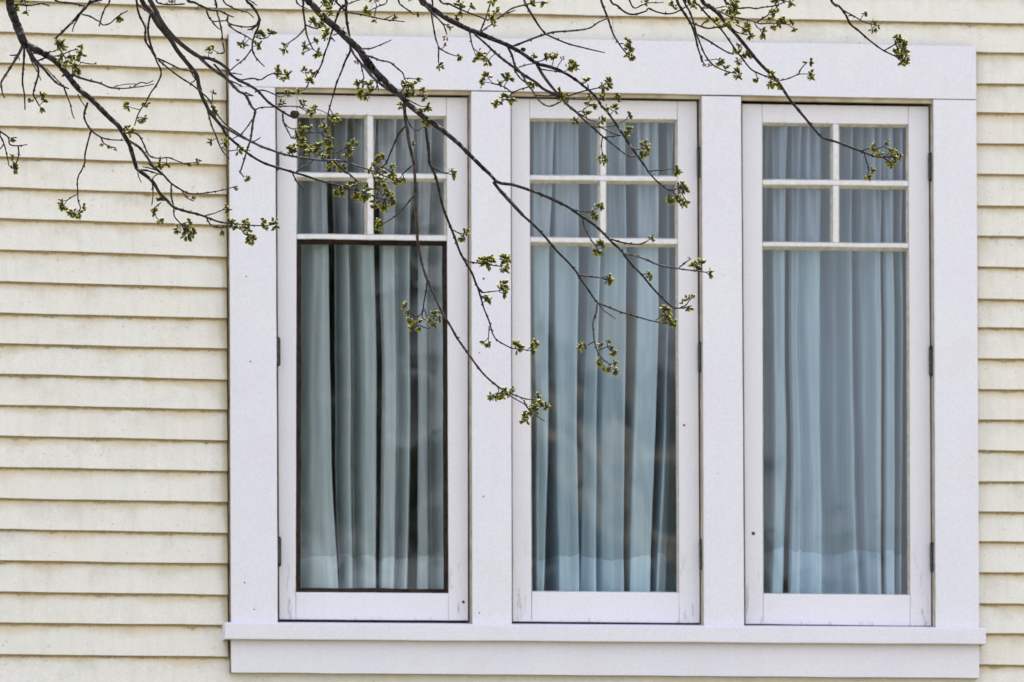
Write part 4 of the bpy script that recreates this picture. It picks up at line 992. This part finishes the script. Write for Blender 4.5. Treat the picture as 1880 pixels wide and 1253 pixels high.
# bud clusters: lobes fanned round a stubby base
def lobe(d, up_, L, W, bend):
    V, UVs, Fc = [], [], []
    side = d.cross(up_).normalized(); nn = side.cross(d)
    prof = [(0, .25), (.22, .62), (.5, 1), (.78, .88), (.94, .5)]
    for t, wv in prof:
        c = d*L*t + nn*bend*t*t*L
        for k in range(6):
            a = k/6*math.tau; V.append(c+side*math.cos(a)*W*wv+nn*math.sin(a)*W*wv*.72); UVs.append((k/6, t))
    V.append(d*L+nn*bend*L); UVs.append((0, 1))
    for i in range(len(prof)-1):
        for k in range(6): Fc.append((i*6+k, i*6+(k+1) % 6, i*6+6+(k+1) % 6, i*6+6+k))
    b = (len(prof)-1)*6
    for k in range(6): Fc.append((b+k, b+(k+1) % 6, b+6))
    return V, Fc, UVs
def cluster_mesh(seed, n, mat, narrow=False):
    r = random.Random(seed); V, Fc, U2 = [], [], []
    for i in range(n):
        a = (r.uniform(-1.9, 1.9)) if not narrow else r.uniform(-.8, .8)
        d = Vector((math.sin(a), r.uniform(-.75, .75), math.cos(a))).normalized()
        base = Vector((r.uniform(-.004, .004), r.uniform(-.004, .004), r.uniform(-.003, .007)))
        L = r.uniform(.010, .0165); W = L*r.uniform(.21, .31)
        up_ = Vector((r.uniform(-1, 1), r.uniform(-1, 1), r.uniform(-1, 1))).normalized()
        v, f, u = lobe(d, up_, L, W, r.uniform(-.25, .25)); k = len(V)
        V += [q+base for q in v]; Fc += [tuple(x+k for x in q) for q in f]; U2 += u
    me = bpy.data.meshes.new('bud_cluster'); me.from_pydata([tuple(v) for v in V], [], Fc); me.materials.append(mat)
    me.polygons.foreach_set('use_smooth', [True]*len(me.polygons))
    l = me.uv_layers.new(name='UVMap')
    for lp in me.loops: l.data[lp.index].uv = U2[lp.vertex_index]
    me.update(); return me
CLM = [cluster_mesh(100+i, 8+i % 5, BUD) for i in range(12)]
CLS = [cluster_mesh(200+i, 4+i % 2, BUD, True) for i in range(5)]
CLR = [cluster_mesh(300+i, 5, BUDR, True) for i in range(3)]
done = []; clusters = []; stalks = []
for t, kind, pts in BUDS:
    for (x, y) in tp(t, pts):
        if any((x-a)**2+(y-b)**2 < 36 for a, b in done): continue
        done.append((x, y))
        d2, q, ro = nearest((x, y))
        rr = random.Random(int(x*13+y*7))
        me = rr.choice(CLM if kind == 'n' else CLS if kind == 's' else CLR)
        p = P(x, y, q[2]+rr.uniform(-.012, .012))
        away = math.atan2(x-q[0], -(y-q[1])) if d2 > 9 else rr.uniform(0, 6.28)
        rot = (rr.uniform(-.4, .4), away+rr.uniform(-.5, .5), 0)
        s = rr.uniform(.74, 1.14)*(1.0 if kind == 'n' else .8)
        if t in 'AEH' and rr.random() < .2: s *= 1.12
        clusters.append((s*(1 if kind != 'r' else 3), s, me, p, rot, ro))
        if d2 > 30:                                      # short stalk back to the wood
            stalks.append(tube([P(q[0], q[1], q[2]), P(lerp(q[0], x, .5)+rr.uniform(-1, 1), lerp(q[1], y, .5)+rr.uniform(-1, 1), q[2]), p], [.0014, .0013, .0016], 5))
clusters.sort(key=lambda c: -c[0])
for _, s, me, p, rot, ro in clusters[:300]:
    o = bpy.data.objects.new('bud_cluster', me); o.location = p-TR; o.rotation_euler = rot; o.scale = (s, s, s)
    link(o, ro or tree)
V, Fc, U2 = [], [], []
from mathutils import Euler
for _, s, me, p, rot, ro in clusters[300:]:
    R_ = Euler(rot).to_matrix(); k = len(V); V += [p+R_@(v.co*s) for v in me.vertices]
    uvv = {}
    for lp in me.loops: uvv[lp.vertex_index] = tuple(me.uv_layers[0].data[lp.index].uv)
    U2 += [uvv[i] for i in range(len(me.vertices))]
    Fc += [tuple(i+k for i in f.vertices) for f in me.polygons]
tag(mesh('small_bud_clusters', V, Fc, BUD, tree, smooth=True, uv=U2, origin=TR), kind='stuff')
V, Fc = joinvf(stalks); tag(mesh('bud_stalks', V, Fc, TWIG, tree, smooth=True, origin=TR), kind='stuff')
# two round black galls
for gx, gy, gr in ((541, 210, 8.2), (960.5, 91, 4.6)):
    d2, q, ro = nearest((gx, gy)); c = P(gx, gy, q[2]-.006); V, Fc = [], []
    R_ = gr*S_PX*.9; n1, n2 = 9, 12
    for i in range(n1+1):
        th = math.pi*i/n1
        for k in range(n2):
            a = k/n2*math.tau; f_ = 1+.07*math.sin(3*a+gx)*math.sin(th)+(.18 if i == 0 else 0)
            V.append(c+Vector((math.cos(th)*1.0, math.sin(th)*math.cos(a), math.sin(th)*math.sin(a)))*R_*f_)
    for i in range(n1):
        for k in range(n2): Fc.append((i*n2+k, i*n2+(k+1) % n2, (i+1)*n2+(k+1) % n2, (i+1)*n2+k))
    mesh('gall', V, Fc, GALL, ro, smooth=True, origin=TR)

# ------------------------------------------------------------------ trees across the garden, seen mirrored in the panes
def mirror_px(px, py, D):
    v = P(px, py, D); return Vector((v.x, -D, v.z))
def far_tree(px, D, top_px, crown_w, seed, dense, label, col):
    r = random.Random(seed); b = mirror_px(px, 600, D); zt = mirror_px(px, top_px, D).z
    root = empty('garden_tree', Vector((b.x, b.y, 0))); tag(root, label, 'tree', 'trees across the garden')
    tr_ = [Vector((r.uniform(-.2, .2)*i, r.uniform(-.1, .1)*i, zt*.85*i/6)) for i in range(7)]
    parts = [tube(tr_, [.26*(1-.85*i/6) for i in range(7)], 9)]
    for k in range(14):
        s = tr_[r.randint(2, 6)]; a = r.uniform(0, 6.28); L = r.uniform(.4, 1)*crown_w
        parts.append(tube([s, s+Vector((math.cos(a)*L*.5, math.sin(a)*L*.5, L*.35)), s+Vector((math.cos(a)*L, math.sin(a)*L, L*.55))], [.08, .05, .015], 5))
    mesh('trunk', *joinvf(parts), BARK, root, smooth=True)
    V, Fc = [], []
    for c_ in range(90):
        hz = r.uniform(.18, 1); w_ = crown_w*math.sin(math.pi*min(1, .12+hz*.88))**.6*r.uniform(.2, 1); a = r.uniform(0, 6.28)
        cc = Vector((math.cos(a)*w_, math.sin(a)*w_, zt*hz))
        for q in range(dense):
            p = cc+Vector((r.gauss(0, .38), r.gauss(0, .38), r.gauss(0, .3))); u = Vector((r.uniform(-1, 1), r.uniform(-1, 1), r.uniform(-1, 1))).normalized()*.11
            v_ = u.cross(Vector((r.uniform(-1, 1), r.uniform(-1, 1), 1))).normalized()*.07; k = len(V)
            V += [p-u, p+v_, p+u, p-v_]; Fc.append((k, k+1, k+2, k+3))
    mm = mat_simple('foliage_'+str(seed), tuple(q*.6 for q in col), col, 3)
    mesh('crown', V, Fc, mm, root)
    return root
far_tree(430, 45, -300, 2.0, 1, 150, 'tall dark evergreen mirrored in the left casement panes', (.05, .07, .035))
far_tree(180, 52, -100, 2.6, 2, 110, 'dark evergreen standing behind the tall one across the garden', (.055, .07, .04))
low_tree = far_tree(1130, 50, 730, 1.15, 3, 60, 'low brown-leaved tree mirrored low in the middle panes', (.09, .075, .045))
far_tree(1400, 56, 1090, 1.5, 4, 45, 'low round tree whose top is mirrored at the foot of the right panes', (.08, .10, .05))
PALE = mat_simple('pale_garden_bark', (.34, .30, .24), (.50, .45, .38), 6)
for pts, rr_ in (([(955, 668), (1010, 712), (1080, 790), (1150, 850), (1260, 880)], .10), ([(960, 760), (1030, 830), (1100, 930), (1200, 1040)], .13),
                 ([(1080, 790), (1130, 900), (1210, 980), (1260, 1000)], .08), ([(1120, 560), (1160, 700), (1150, 850), (1130, 1200)], .07)):
    cc = [mirror_px(a, b, 47.5) for a, b in pts]
    cc = [Vector(q) for q in densify([tuple(v) for v in cc], .25)]
    V, Fc = tube(cc, [rr_*(1-.5*i/len(cc)) for i in range(len(cc))], 8)
    mesh('limb', V, Fc, PALE, low_tree, smooth=True, origin=low_tree.location)
